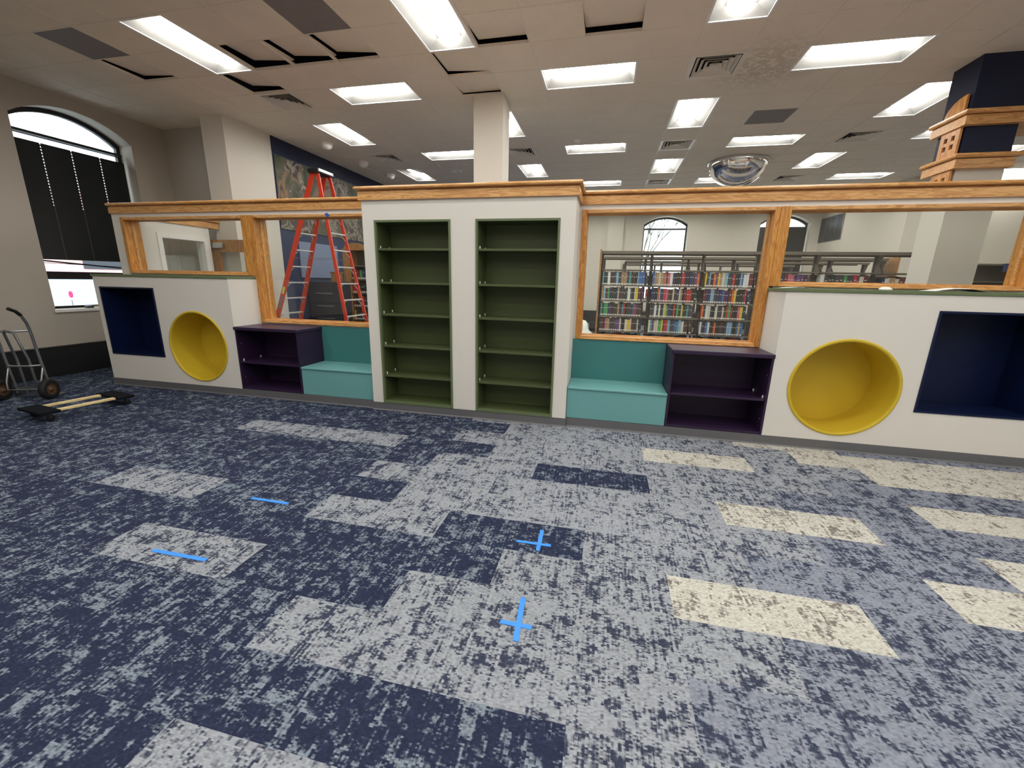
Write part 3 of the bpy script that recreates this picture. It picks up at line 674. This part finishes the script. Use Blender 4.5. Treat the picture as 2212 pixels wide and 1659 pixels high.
# papers and tape
def paper(x0, x1, y0, y1, z, hgt, label, sd):
    R = random.Random(sd); n = 7; vs = []; fs = []
    for j in range(n):
        for i in range(n):
            u, v = i/(n-1), j/(n-1); vs.append((x0+(x1-x0)*u+R.uniform(-.01, .01), y0+(y1-y0)*v, z+.002+hgt*max(0, math.sin(PI*u)*math.sin(PI*(.3+.5*v)))*R.uniform(.75, 1)))
    for j in range(n-1):
        for i in range(n-1): fs.append((j*n+i, j*n+i+1, (j+1)*n+i+1, (j+1)*n+i))
    o = MB().add(vs, fs).build('paper_sheet', M['paper']); sl = o.modifiers.new('thick', 'SOLIDIFY'); sl.thickness = .001; sl.offset = 1
    tag(o, label, 'paper')
paper(1.64, 1.86, 4.5, 4.68, 1.549, .012, 'small white paper lying on the green cap beside the right post', 1)
paper(2.83, 3.24, 4.5, 4.72, 1.549, .034, 'large crumpled white paper lying on the green cap', 2)
o = MB().lathe([(.001, .03), (.03, .027), (.05, .014), (.055, 0), (.001, 0)], (0, 0, 0)).build('paper_bowl', M['paper']); o.location = (2.63, 4.89-.06, 1.55); tag(o, 'small white upturned bowl on the sill between the two papers', 'bowl')
def tape(segs, label, sd, n='masking_tape'):
    r = thing(n, label, 'tape', (segs[0][0][0], segs[0][0][1], 0), 'blue tape marks on the carpet'); R = random.Random(sd)
    for q, (p, s, w) in enumerate(segs):
        p, s = Vector(p), Vector(s); d = (s-p).normalized(); nn = Vector((-d.y, d.x)); k = 9; vs = []
        for i in range(k+1):
            c = p+(s-p)*i/k
            for sg in (-1, 1):
                a = c+nn*sg*(w/2+R.uniform(-.0012, .0012)); vs.append((a.x, a.y, .0025+q*.0008))
        fs = [(2*i, 2*i+1, 2*i+3, 2*i+2) for i in range(k)]
        b = MB().add(vs, fs); vv = [(x, y, z-.002) for x, y, z in vs]; b.add(vv, fs); b.build('tape_strip', M['tape'], r)
tape([((-2.41, 2.226), (-2.103, 2.227), .026)], 'single short blue tape strip on the carpet, farther of the two at left', 1)
tape([((-2.472, 1.592), (-2.10, 1.597), .026)], 'single blue tape strip on the pale carpet plank at left', 2)
tape([((-.443, 2.207), (-.228, 2.212), .022), ((-.304, 2.36), (-.298, 2.143), .024)], 'blue tape cross on the dark navy carpet plank', 3)
tape([((-.385, 1.578), (-.232, 1.578), .024), ((-.308, 1.752), (-.29, 1.487), .026)], 'larger blue tape cross nearest the viewer', 4)
r = MB().add([(-3.53, YW-.032, 2.335), (-3.49, YW-.032, 2.345), (-3.462, YW-.032, 2.32), (-3.50, YW-.034, 2.292)], [(0, 1, 2, 3)]).build('tape_scrap', plain('deep blue tape', (36, 84, 190), .6)); sl = r.modifiers.new('t', 'SOLIDIFY'); sl.thickness = .002; tag(r, 'torn scrap of blue tape on the oak window head above the ladder', 'tape')
# item on left window sill
r = thing('scraper_tool', 'small tan and dark object lying on the left window sill', 'tool', (-8.45, 5.35, .995))
MB().bar((-8.42, 5.3, 1.005), (-8.38, 5.50, 1.03), .03, .012).bar((-8.38, 5.50, 1.03), (-8.36, 5.62, 1.10), .03, .012).build('blade', M['yellow_bit'], r); MB().bbox(-8.46, -8.38, 5.22, 5.31, .995, 1.03, .006).build('handle', M['dark_cab'], r)
# ------------------------------------------------------------------ door with closer behind the left window
r = sroot('door_1', (-6.7, 6.38, 0), 'oak framed glazed door by the left column')
MB().panel(rect(-7.02, -6.12, .01, 2.17), [rect(-6.80, -6.28, .3, 1.965)], 6.36, 6.405, XZ).build('door_leaf', M['woodgrey'], r); MB().box(-6.80, -6.28, 6.38, 6.385, .3, 1.965).build('pane', M['glass'], r)
MB().bbox(-6.96, -6.66, 6.30, 6.36, 2.03, 2.12, .006).build('door_closer', M['alu'], r)
# low grey lockers seen through the inner window
r = thing('storage_cabinet', 'pale grey cabinet behind the inner window at left', 'cabinet', (-8.0, 6.5, 0)); MB().bbox(-8.15, -7.3, 6.3, 6.85, 0.02, 1.9, .004).build('body', M['cream_wall'], r)
for x in (-8.14, -7.86, -7.58): MB().bbox(x, x+.27, 6.285, 6.30, .08, 1.87, .002).build('door', M['cream_wall'], r)
# ------------------------------------------------------------------ step ladder
LC = Vector((-5.12, 7.06, 0))
r = thing('step_ladder', 'tall orange fibreglass double-sided step ladder behind the left window', 'ladder', (LC.x, LC.y, 0))
def lp(side, yy, z):      # side -1 left section, +1 right
    top = 3.32; k = (top-z)/top
    x = LC.x+side*.05+(-1.21 if side < 0 else .60)*k
    return Vector((x, LC.y+yy*(.16+.21*k), z))
for side in (-1, 1):
    for yy in (-1, 1):
        b = MB(); w, d = (.085, .028) if side < 0 else (.06, .026)
        b.bar(lp(side, yy, .03), lp(side, yy, 3.34), w, d, upv=(0, 1, 0)); rl = b.build('rail', M['orange'], r)
        MB().bbox(lp(side, yy, 0).x-.05, lp(side, yy, 0).x+.05, lp(side, yy, 0).y-.02, lp(side, yy, 0).y+.02, 0, .05, .006).build('foot', M['rubber'], rl)
    z = .29
    while z < 3.2:
        a, c = lp(side, -1, z), lp(side, 1, z); b = MB()
        b.bar(a, c, .075 if side < 0 else .05, .022)
        for sg, pp in ((1, a), (-1, c)):
            low = lp(side, -sg, z-.11); b.tube([pp+Vector((0, sg*.11, -.012)), pp+Vector((0, sg*.06, -.05)), low+Vector((0, sg*.012, 0))], .006, 6)
        b.build('step', M['step'], r); z += .292
b = MB(); b.bbox(LC.x-.10, LC.x+.10, LC.y-.23, LC.y+.23, 3.32, 3.385, .012); b.build('cap', M['black'], r)
b = MB(); b.bbox(LC.x+.055, LC.x+.108, LC.y-.20, LC.y+.20, 3.34, 3.392, .006); b.build('cap_bracket', M['alu'], r)
for z in (1.9,):
    for yy in (-1, 1): MB().bar(lp(-1, yy, z), lp(1, yy, z), .02, .006).build('spreader', M['alu'], r)
p0, p1 = lp(-1, -1, 1.25), lp(-1, -1, 1.38); off = Vector((0, -.018, 0)); MB().bar(p0+off, p1+off, .05, .002, upv=(0, 1, 0)).build('warning_label', plain('yellow label', (206, 214, 70), .5), r)
p0, p1 = lp(-1, -1, .98), lp(-1, -1, 1.22); MB().bar(p0+off, p1+off, .05, .002, upv=(0, 1, 0)).build('instruction_label', plain('grey label', (128, 116, 108), .5), r)
# ------------------------------------------------------------------ hand truck
r = thing('hand_truck', 'silver two-wheeled hand truck standing by the left wall', 'hand truck', (-6.95, 3.6, 0))
ax = Vector((.918, .396, 0)).normalized(); bk = Vector((.396, -.918, 0)).normalized(); base = Vector((-6.88, 3.68, 0)); base2 = base-ax*.36
def hp(o_, s, z): return o_+bk*s+Vector((0, 0, z))
for o_ in (base, base2):
    MB().tube([hp(o_, -.02, .06), hp(o_, -.02, .13), hp(o_, .02, .5), hp(o_, .05, .84), hp(o_, .07, .95), hp(o_, .11, 1.04), hp(o_, .17, 1.10)], .0155, 12).build('side_rail', M['alu'], r)
    MB().tube([hp(o_, .12, 1.052), hp(o_, .17, 1.10), hp(o_, .25, 1.135)], .019, 12).build('grip', M['rubber'], r)
    MB().tube([hp(o_, .0, .42), hp(o_, .08, .22), hp(o_, .085, .13)], .011, 8).build('wheel_brace', M['alu'], r)
for z, s, k in ((.86, .05, .1), (.1, -.01, .0), (.42, .01, .06)):
    MB().tube([hp(base2, s, z), hp(base2+ax*.09, s+k*.8, z), hp(base2+ax*.18, s+k, z), hp(base2+ax*.27, s+k*.8, z), hp(base, s, z)], .0125, 10).build('crossbar', M['alu'], r)
MB().tube([hp(base2+ax*.12, -.01, .06), hp(base2+ax*.12, .02, .5), hp(base2+ax*.13, .10, .83), hp(base2+ax*.18, .15, .87), hp(base2+ax*.23, .10, .83), hp(base2+ax*.24, .02, .5), hp(base2+ax*.24, -.01, .06)], .014, 10).build('centre_loop', M['alu'], r)
MB().tube([hp(base2-ax*.03, .085, .125), hp(base+ax*.06, .085, .125)], .009, 8).build('axle', M['steel'], r)
tm = MB(); tp = [hp(base2-ax*.04, -.03, .006), hp(base+ax*.02, -.03, .006), hp(base+ax*.03, -.24, .004), hp(base2-ax*.05, -.24, .004)]
tm.add([p for p in tp]+[p+Vector((0, 0, .005)) for p in tp], [(3, 2, 1, 0), (4, 5, 6, 7), (0, 1, 5, 4), (1, 2, 6, 5), (2, 3, 7, 6), (3, 0, 4, 7)]); tm.bar(tp[0]+Vector((0, 0, .06)), tp[1]+Vector((0, 0, .06)), .006, .12); tm.build('toe_plate', M['alu'], r)
rotw = Matrix(((ax.x, bk.x, 0), (ax.y, bk.y, 0), (0, 0, 1))).to_4x4()
for k in (-.07, .43-.36+.36-.0):
    c = hp(base2+ax*(k if k < 0 else .43), .085, .127)
    w = MB().lathe([(.072, -.03), (.105, -.036), (.124, -.026), (.127, 0), (.124, .026), (.105, .036), (.072, .03)], (0, 0, 0), 'x', 32).xf(Matrix.Translation(c) @ rotw).build('wheel', M['rubber'], r)
    MB().lathe([(.001, -.04), (.02, -.04), (.025, -.02), (.06, -.012), (.074, -.03), (.074, .03), (.06, .012), (.025, .02), (.02, .04), (.001, .04)], (0, 0, 0), 'x', 24).xf(Matrix.Translation(c) @ rotw).build('hub', M['hub'], w)
# ------------------------------------------------------------------ furniture dolly
r = thing('furniture_dolly', 'low wooden furniture dolly with black carpeted ends on the carpet', 'dolly', (-5.88, 3.38, 0), rz=math.radians(-9))
def lb_(mb, nm, mt, par=r): return mb.build(nm, mt, par, False)
for yy in (-.335, .335): lb_(MB().bbox(-.235, .235, yy-.085, yy+.085, .088, .118, .008), 'end_pad', M['carpet_black'])
for xx in (-.15, .15): lb_(MB().bbox(xx-.03, xx+.03, -.26, .26, .09, .112, .003), 'rail', M['pine'])
for xx in (-.17, .17):
    for yy in (-.34, .34):
        cst = lb_(MB().bbox(xx-.03, xx+.03, yy-.03, yy+.03, .082, .088, .002).bar((xx-.016, yy, .085), (xx-.016, yy+.02, .035), .003, .03, upv=(1, 0, 0)).bar((xx+.016, yy, .085), (xx+.016, yy+.02, .035), .003, .03, upv=(1, 0, 0)), 'caster', M['steel'])
        MB().lathe([(.001, -.012), (.03, -.012), (.034, -.006), (.034, .006), (.03, .012), (.001, .012)], (xx, yy+.02, .034), 'x', 20).build('wheel', M['rubber'], cst, False)
# ------------------------------------------------------------------ library shelving ranges beyond the glass
BW = .915
def shelf_range(y0, x0, nb, label, endp=True, lv=(1.535, 1.245, .955, .665, .375, .08), top=2.15):
    r = thing('shelving_range', label, 'shelving', (x0, y0, 0), 'taupe library shelving ranges'); x1 = x0+nb*BW; ym = y0+.25
    b = MB().bbox(x0-.01, x1+.01, y0-.01, y0+.51, top-.018, top, .003); b.box(x0, x1, y0-.008, y0, top-.05, top-.018); b.box(x0, x1, y0+.5, y0+.508, top-.05, top-.018); b.build('canopy', M['taupe'], r)
    for k in range(nb+1):
        x = x0+k*BW; MB().box(x-.025, x+.025, ym-.02, ym+.02, 0, top-.018).build('upright', M['taupe_dark'], r)
    b = MB(); 
    for k in range(nb+1):
        x = x0+k*BW; b.panel([(y0+.02, top-.02), (ym-.02, top-.02), (ym-.02, top-.30), (y0+.12, top-.22)], [], x-.008, x-.004, YZ)
    b.build('canopy_bracket', M['taupe'], r)
    for z in (1.82,)+tuple(lv):
        for k in range(nb):
            b = MB(); a, c = x0+k*BW+.012, x0+(k+1)*BW-.012
            b.box(a, c, y0+.008, ym-.012, z-.018, z); b.box(a, c, y0, y0+.008, z-.02, z)
            b.box(a, c, ym+.012, y0+.49, z-.018, z)
            for xx in (a, c-.003):
                b.panel([(y0+.02, z), (ym-.02, z), (ym-.02, z+.15), (y0+.12, z+.13), (y0+.02, z+.03)], [], xx, xx+.003, YZ)
            b.build('shelf', M['taupe'], r)
    if endp: MB().bbox(x0-.045, x0-.012, y0-.02, y0+.52, 0, top+.03, .005).build('end_panel', M['woodgrey'], r)
    return r
X0 = -.15
shelf_range(8.3, X0, 6, 'long steel library shelving range full of books, nearest behind the glass')
shelf_range(9.95, X0+.02, 6, 'steel shelving range directly behind the nearest one', False, (1.535, 1.245, .955))
shelf_range(11.6, .4, 6, 'third steel shelving range back', False, (1.535,))
shelf_range(13.3, .4, 5, 'farthest steel shelving range, before the back wall', False, (1.535,))
# books
pal = {'black': (28, 26, 28), 'dark grey': (58, 58, 62), 'brown': (72, 46, 38), 'maroon': (104, 28, 38), 'navy': (36, 44, 88), 'dark green': (34, 62, 50), 'cream': (216, 206, 180), 'white': (226, 226, 222),
       'blue': (58, 104, 172), 'light blue': (134, 176, 204), 'red': (190, 44, 40), 'orange': (226, 104, 40), 'yellow': (226, 196, 50), 'green': (72, 156, 92), 'teal': (70, 144, 146), 'purple': (104, 60, 116), 'pink': (206, 92, 116), 'tan': (168, 140, 108)}
wts = {'black': 16, 'dark grey': 12, 'brown': 7, 'maroon': 7, 'navy': 8, 'dark green': 5, 'cream': 6, 'white': 5, 'blue': 4, 'light blue': 4, 'red': 4, 'orange': 3, 'yellow': 4, 'green': 2, 'teal': 3, 'purple': 3, 'pink': 2, 'tan': 5}
BM = {k: plain('book cloth '+k, v, .5) for k, v in pal.items()}
ordn = ['first', 'second', 'third', 'fourth', 'fifth', 'sixth', 'seventh', 'eighth', 'ninth', 'tenth', 'eleventh', 'twelfth', 'thirteenth', 'fourteenth', 'fifteenth', 'sixteenth', 'seventeenth', 'eighteenth', 'nineteenth', 'twentieth',
        'twenty-first', 'twenty-second', 'twenty-third', 'twenty-fourth', 'twenty-fifth', 'twenty-sixth', 'twenty-seventh', 'twenty-eighth', 'twenty-ninth', 'thirtieth']
rest = MB(); rest_m = list(BM.values())+[M['label']]; rest_i = {k: i for i, k in enumerate(BM)}; NLAB = len(BM)
nb_ind = [0]; R = random.Random(23)
ck = list(wts); cw = [wts[k] for k in ck]
def bookmesh(mb, x, w, y, z, h, dep, lean, ci, li):
    q = Matrix.Translation((x, y, z)) @ Matrix.Rotation(lean, 4, 'Y')
    n0 = len(mb.v); b = MB()
    b.box(0, w, 0, dep, .0, h, ci); b.box(w*.12, w*.88, -.0012, 0, .008, .032, li)
    if h > .2: b.box(w*.2, w*.8, -.0010, 0, h*.62, h*.66, li)
    b.xf(q); mb.add(b.v, b.f, ci)
    for k in range(6, len(b.f)): mb.mi[len(mb.mi)-len(b.f)+k] = li
def fill(x0, x1, y, z, hmax, avg, where, indiv=True, fillf=.92, skip=()):
    x = x0; n = 0; lim = x0+(x1-x0)*fillf; col = R.choices(ck, cw)[0]
    while x < lim:
        if R.random() > .12: col = R.choices(ck, cw)[0]
        w = R.uniform(.6, 1.4)*avg; h = hmax*R.uniform(.86, 1.0); dep = R.uniform(.13, .17)
        if x+w > lim: break
        last = x+w+avg > lim
        lean = R.uniform(.0, .02) if not last else R.choice([0, -.12])
        if indiv and nb_ind[0] < 300:
            b = MB(); bookmesh(b, 0, w*.94, 0, 0, h, dep, 0, 0, 1)
            o = b.build('library_book', [BM[col], M['label']]); o.location = (x, y+R.uniform(0, .02), z)
            if lean < 0: o.rotation_euler = (0, lean, 0); o.location.x += h*.125
            sz = 'thin' if w < avg*.85 else ('thick' if w > avg*1.2 else 'mid-sized')
            tag(o, '%s %s book, %s from left on %s' % (sz, col, ordn[min(n, 29)], where), 'book', 'books behind the glass'); nb_ind[0] += 1
        else:
            bookmesh(rest, x, w*.94, y+R.uniform(0, .02), z, h, dep, 0, rest_i[col], NLAB)
        x += w; n += 1
rows = [(1.536, 'top'), (1.246, 'second'), (.956, 'third'), (.666, 'fourth')]
bays = ['left bay', 'middle bay', 'right bay']
for zi, (z, zn) in enumerate(rows):
    for k in range(3):
        fill(X0+k*BW+.03, X0+(k+1)*BW-.03, 8.325, z, .255, .0365, '%s filled shelf, %s' % (zn, bays[k]), True, .97 if zi == 0 else .90)
for k, bn in ((3, 'shelf behind the right post'), (4, 'shelf before right column')):
    fill(X0+k*BW+.03, X0+(k+1)*BW-.03, 8.325, 1.536, .25, .05, bn, True, .86)
for k in range(3): fill(X0+k*BW+.03, X0+(k+1)*BW-.03, 8.325, .376, .20, .04, '', False, .9)
fill(X0+5*BW+.03, X0+6*BW-.03, 8.325, 1.536, .22, .05, '', False)
# wood bookcase seen at the right of the ladder
r = thing('oak_bookcase', 'oak bookcase with arched crest and books, seen past the ladder', 'bookcase', (-5.4, 8.6, 0))
wx0, wx1, wy = -5.86, -4.6, 8.6
for x in (wx0, wx1-.03): MB().bbox(x, x+.03 if x > -5 else x+.16, wy, wy+.32, 0, 2.19, .003).build('side_panel', M['woodgrey'], r)
MB().bbox(wx0-.01, wx1+.01, wy-.01, wy+.33, 2.16, 2.195, .004).build('top_panel', M['woodgrey'], r); MB().box(wx0+.16, wx1-.03, wy+.3, wy+.31, 0, 2.16).build('back_panel', M['taupe_dark'], r)
MB().panel([(-5.84, 2.195), (-5.30, 2.195)]+[(-5.57+.27*math.cos(a), 2.195+.125*math.sin(a)) for a in [PI*q/14 for q in range(1, 14)]], [], wy+.02, wy+.05, XZ).build('arched_crest', M['woodgrey'], r)
for z in (1.84, 1.545, 1.24, .935, .64, .33): MB().box(wx0+.16, wx1-.03, wy+.01, wy+.3, z-.022, z).build('shelf', M['taupe'], r)
for z, nm in ((1.545, 'upper'), (1.24, 'second'), (.935, 'third'), (.64, 'lowest')): fill(wx0+.18, wx0+.70, wy+.03, z, .22, .045, '%s oak bookcase shelf' % nm, True, .97)
r = thing('book_trolley', 'lower oak end panel of a shelf unit, right behind the ladder', 'shelf end', (-6.0, 8.5, 0)); MB().bbox(-6.13, -5.87, 8.50, 8.56, 0, 1.66, .005).build('panel', M['woodgrey'], r); MB().bbox(-6.15, -5.85, 8.49, 8.57, 1.66, 1.69, .004).build('cap', M['woodgrey'], r)
# rest of books as one object
rx = rest
for k in range(6):
    for z in (1.536, 1.246, .956, .666, .376): fill(X0+k*BW+.03, X0+(k+1)*BW-.03, 8.60, z, .24, .06, '', False, .97)
    for yy, z, xx in ((9.98, 1.536, X0+.02), (10.25, 1.536, X0+.02), (9.98, 1.246, X0+.02), (11.63, 1.536, .4)): fill(xx+k*BW+.05, xx+(k+1)*BW-.05, yy, z, .22, .06, '', False, .85)
o = rx.build('library_books', rest_m); tag(o, 'remaining rows of books on lower and farther library shelves', 'books', None, 'stuff')
# dark cabinet and pale reflection panel on the navy wall
r = thing('filing_cabinet', 'charcoal cabinet with steel drawer pulls behind the ladder', 'cabinet', (-6.2, 8.1, 0))
MB().bbox(-6.45, -5.62, 8.12, 8.45, .01, 1.47, .006).build('body', M['dark_cab'], r)
for z in (.35, .62, .89, 1.16):
    d_ = MB().bbox(-6.42, -5.65, 8.10, 8.12, z-.13, z+.12, .004).build('drawer', M['dark_cab'], r); MB().bbox(-6.25, -5.82, 8.085, 8.10, z+.05, z+.08, .004).build('handle', M['steel'], d_)
o = MB().bbox(-6.498, -6.47, 8.0, 9.3, 1.55, 2.3, .004).build('reflection_panel', plain('pale blue reflection', (120, 134, 164), .5)); tag(o, 'pale blue-grey panel standing in for a reflection on the navy wall below the mural', 'reflection panel')  # added panel, its pale colour imitates a reflection of something behind the camera
# white bundle and dark chair at the left of the big window
r = thing('plastic_bundle', 'crumpled white plastic-covered bundle low behind the big window', 'bundle', (-.55, 7.0, 0)); b = MB(); R5 = random.Random(3); nn = 22; vs = []; fs = []
for i in range(nn+1):
    th_ = PI*i/nn*.5
    for j in range(nn):
        ph_ = 2*PI*j/nn; rr_ = 1+.10*math.sin(5*ph_+3*th_)+R5.uniform(-.05, .05); vs.append((-.60+.50*rr_*math.sin(th_)*math.cos(ph_), 7.0+.42*rr_*math.sin(th_)*math.sin(ph_), .10+.86*rr_*math.cos(th_)))
for i in range(nn):
    for j in range(nn): fs.append((i*nn+j, i*nn+(j+1) % nn, (i+1)*nn+(j+1) % nn, (i+1)*nn+j))
b.add(vs, fs, 0, True); b.build('sheet', M['plastic'], r)
MB().box(-.95, -.3, 6.72, 7.28, 0.0, .10).build('pallet', M['woodgrey'], r)
r = thing('dark_chair', 'dark low-backed chair just left of the wooden shelf end', 'chair', (-.1, 9.7, 0))
MB().bbox(-.36, .1, 9.45, 9.9, .42, .47, .01).build('seat', M['black'], r); MB().bbox(-.36, .1, 9.42, 9.45, .50, .72, .01).build('backrest', plain('dark brown', (48, 34, 32), .5), r)
for x in (-.34, .08):
    for y in (9.43, 9.87): MB().box(x-.018, x+.018, y-.018, y+.018, 0, .42 if y > 9.5 else .7).build('leg', M['black'], r)
# display shelf with sign, behind the right column
r = thing('display_shelf', 'dark display shelving under the blue sign at far right', 'shelving', (9.2, 12.3, 0))
MB().bbox(8.2, 10.4, 12.2, 12.58, 2.14, 2.18, .004).build('top_panel', M['taupe'], r); MB().box(8.2, 10.4, 12.55, 12.59, 0, 2.14).build('back_panel', M['taupe_dark'], r)
for x in (8.2, 9.28, 10.36): MB().box(x, x+.04, 12.2, 12.55, 0, 2.14).build('upright', M['taupe_dark'], r)
for z in (1.78, 1.42, 1.06, .7): MB().box(8.24, 10.36, 12.22, 12.55, z-.02, z).build('shelf', M['taupe'], r)
r = thing('hanging_sign', 'blue sign reading BOOK CLUB FAVORITES on the far display shelf', 'sign', (9.2, 12.18, 2.03)); MB().bbox(8.86, 9.50, 12.165, 12.185, 2.0, 2.185, .003).build('board', M['sign_blue'], r)
for txt, z, x in (('BOOK CLUB', 2.115, 8.93), ('FAVORITES', 2.035, 8.94)):
    cu = bpy.data.curves.new('lettering', 'FONT'); cu.body = txt; cu.size = .088; cu.extrude = .001; cu.materials.append(M['label']); me_ = bpy.data.objects.new('tmp', cu).to_mesh().copy(); me_.materials.clear(); me_.materials.append(M['label']); o = bpy.data.objects.new('lettering', me_); COL.objects.link(o); o.parent = r
    o.location = (x-9.2, 12.16-12.18, z-2.03); o.rotation_euler = (PI/2, 0, 0)
# a few low things on display shelf
for k, (x, w, c, lb) in enumerate([(8.3, .34, 'navy', 'navy boxed book flat on the far display shelf'), (8.72, .12, 'tan', 'tan book standing on the far display shelf'), (9.6, .22, 'black', 'black box on the far display shelf')]):
    o = MB().bbox(x, x+w, 12.25, 12.45, 1.422, 1.56, .004).build('display_book', BM[c]); tag(o, lb, 'display item')
# orange-wood chair back and end boards seen over the shelving
r = thing('oak_end_board', 'rounded oak shelf end board left of the right column', 'shelf end', (5.6, 9.9, 0)); MB().bbox(5.5, 5.53, 9.9, 10.45, 0, 2.18, .004).build('board', M['woodgrey'], r)
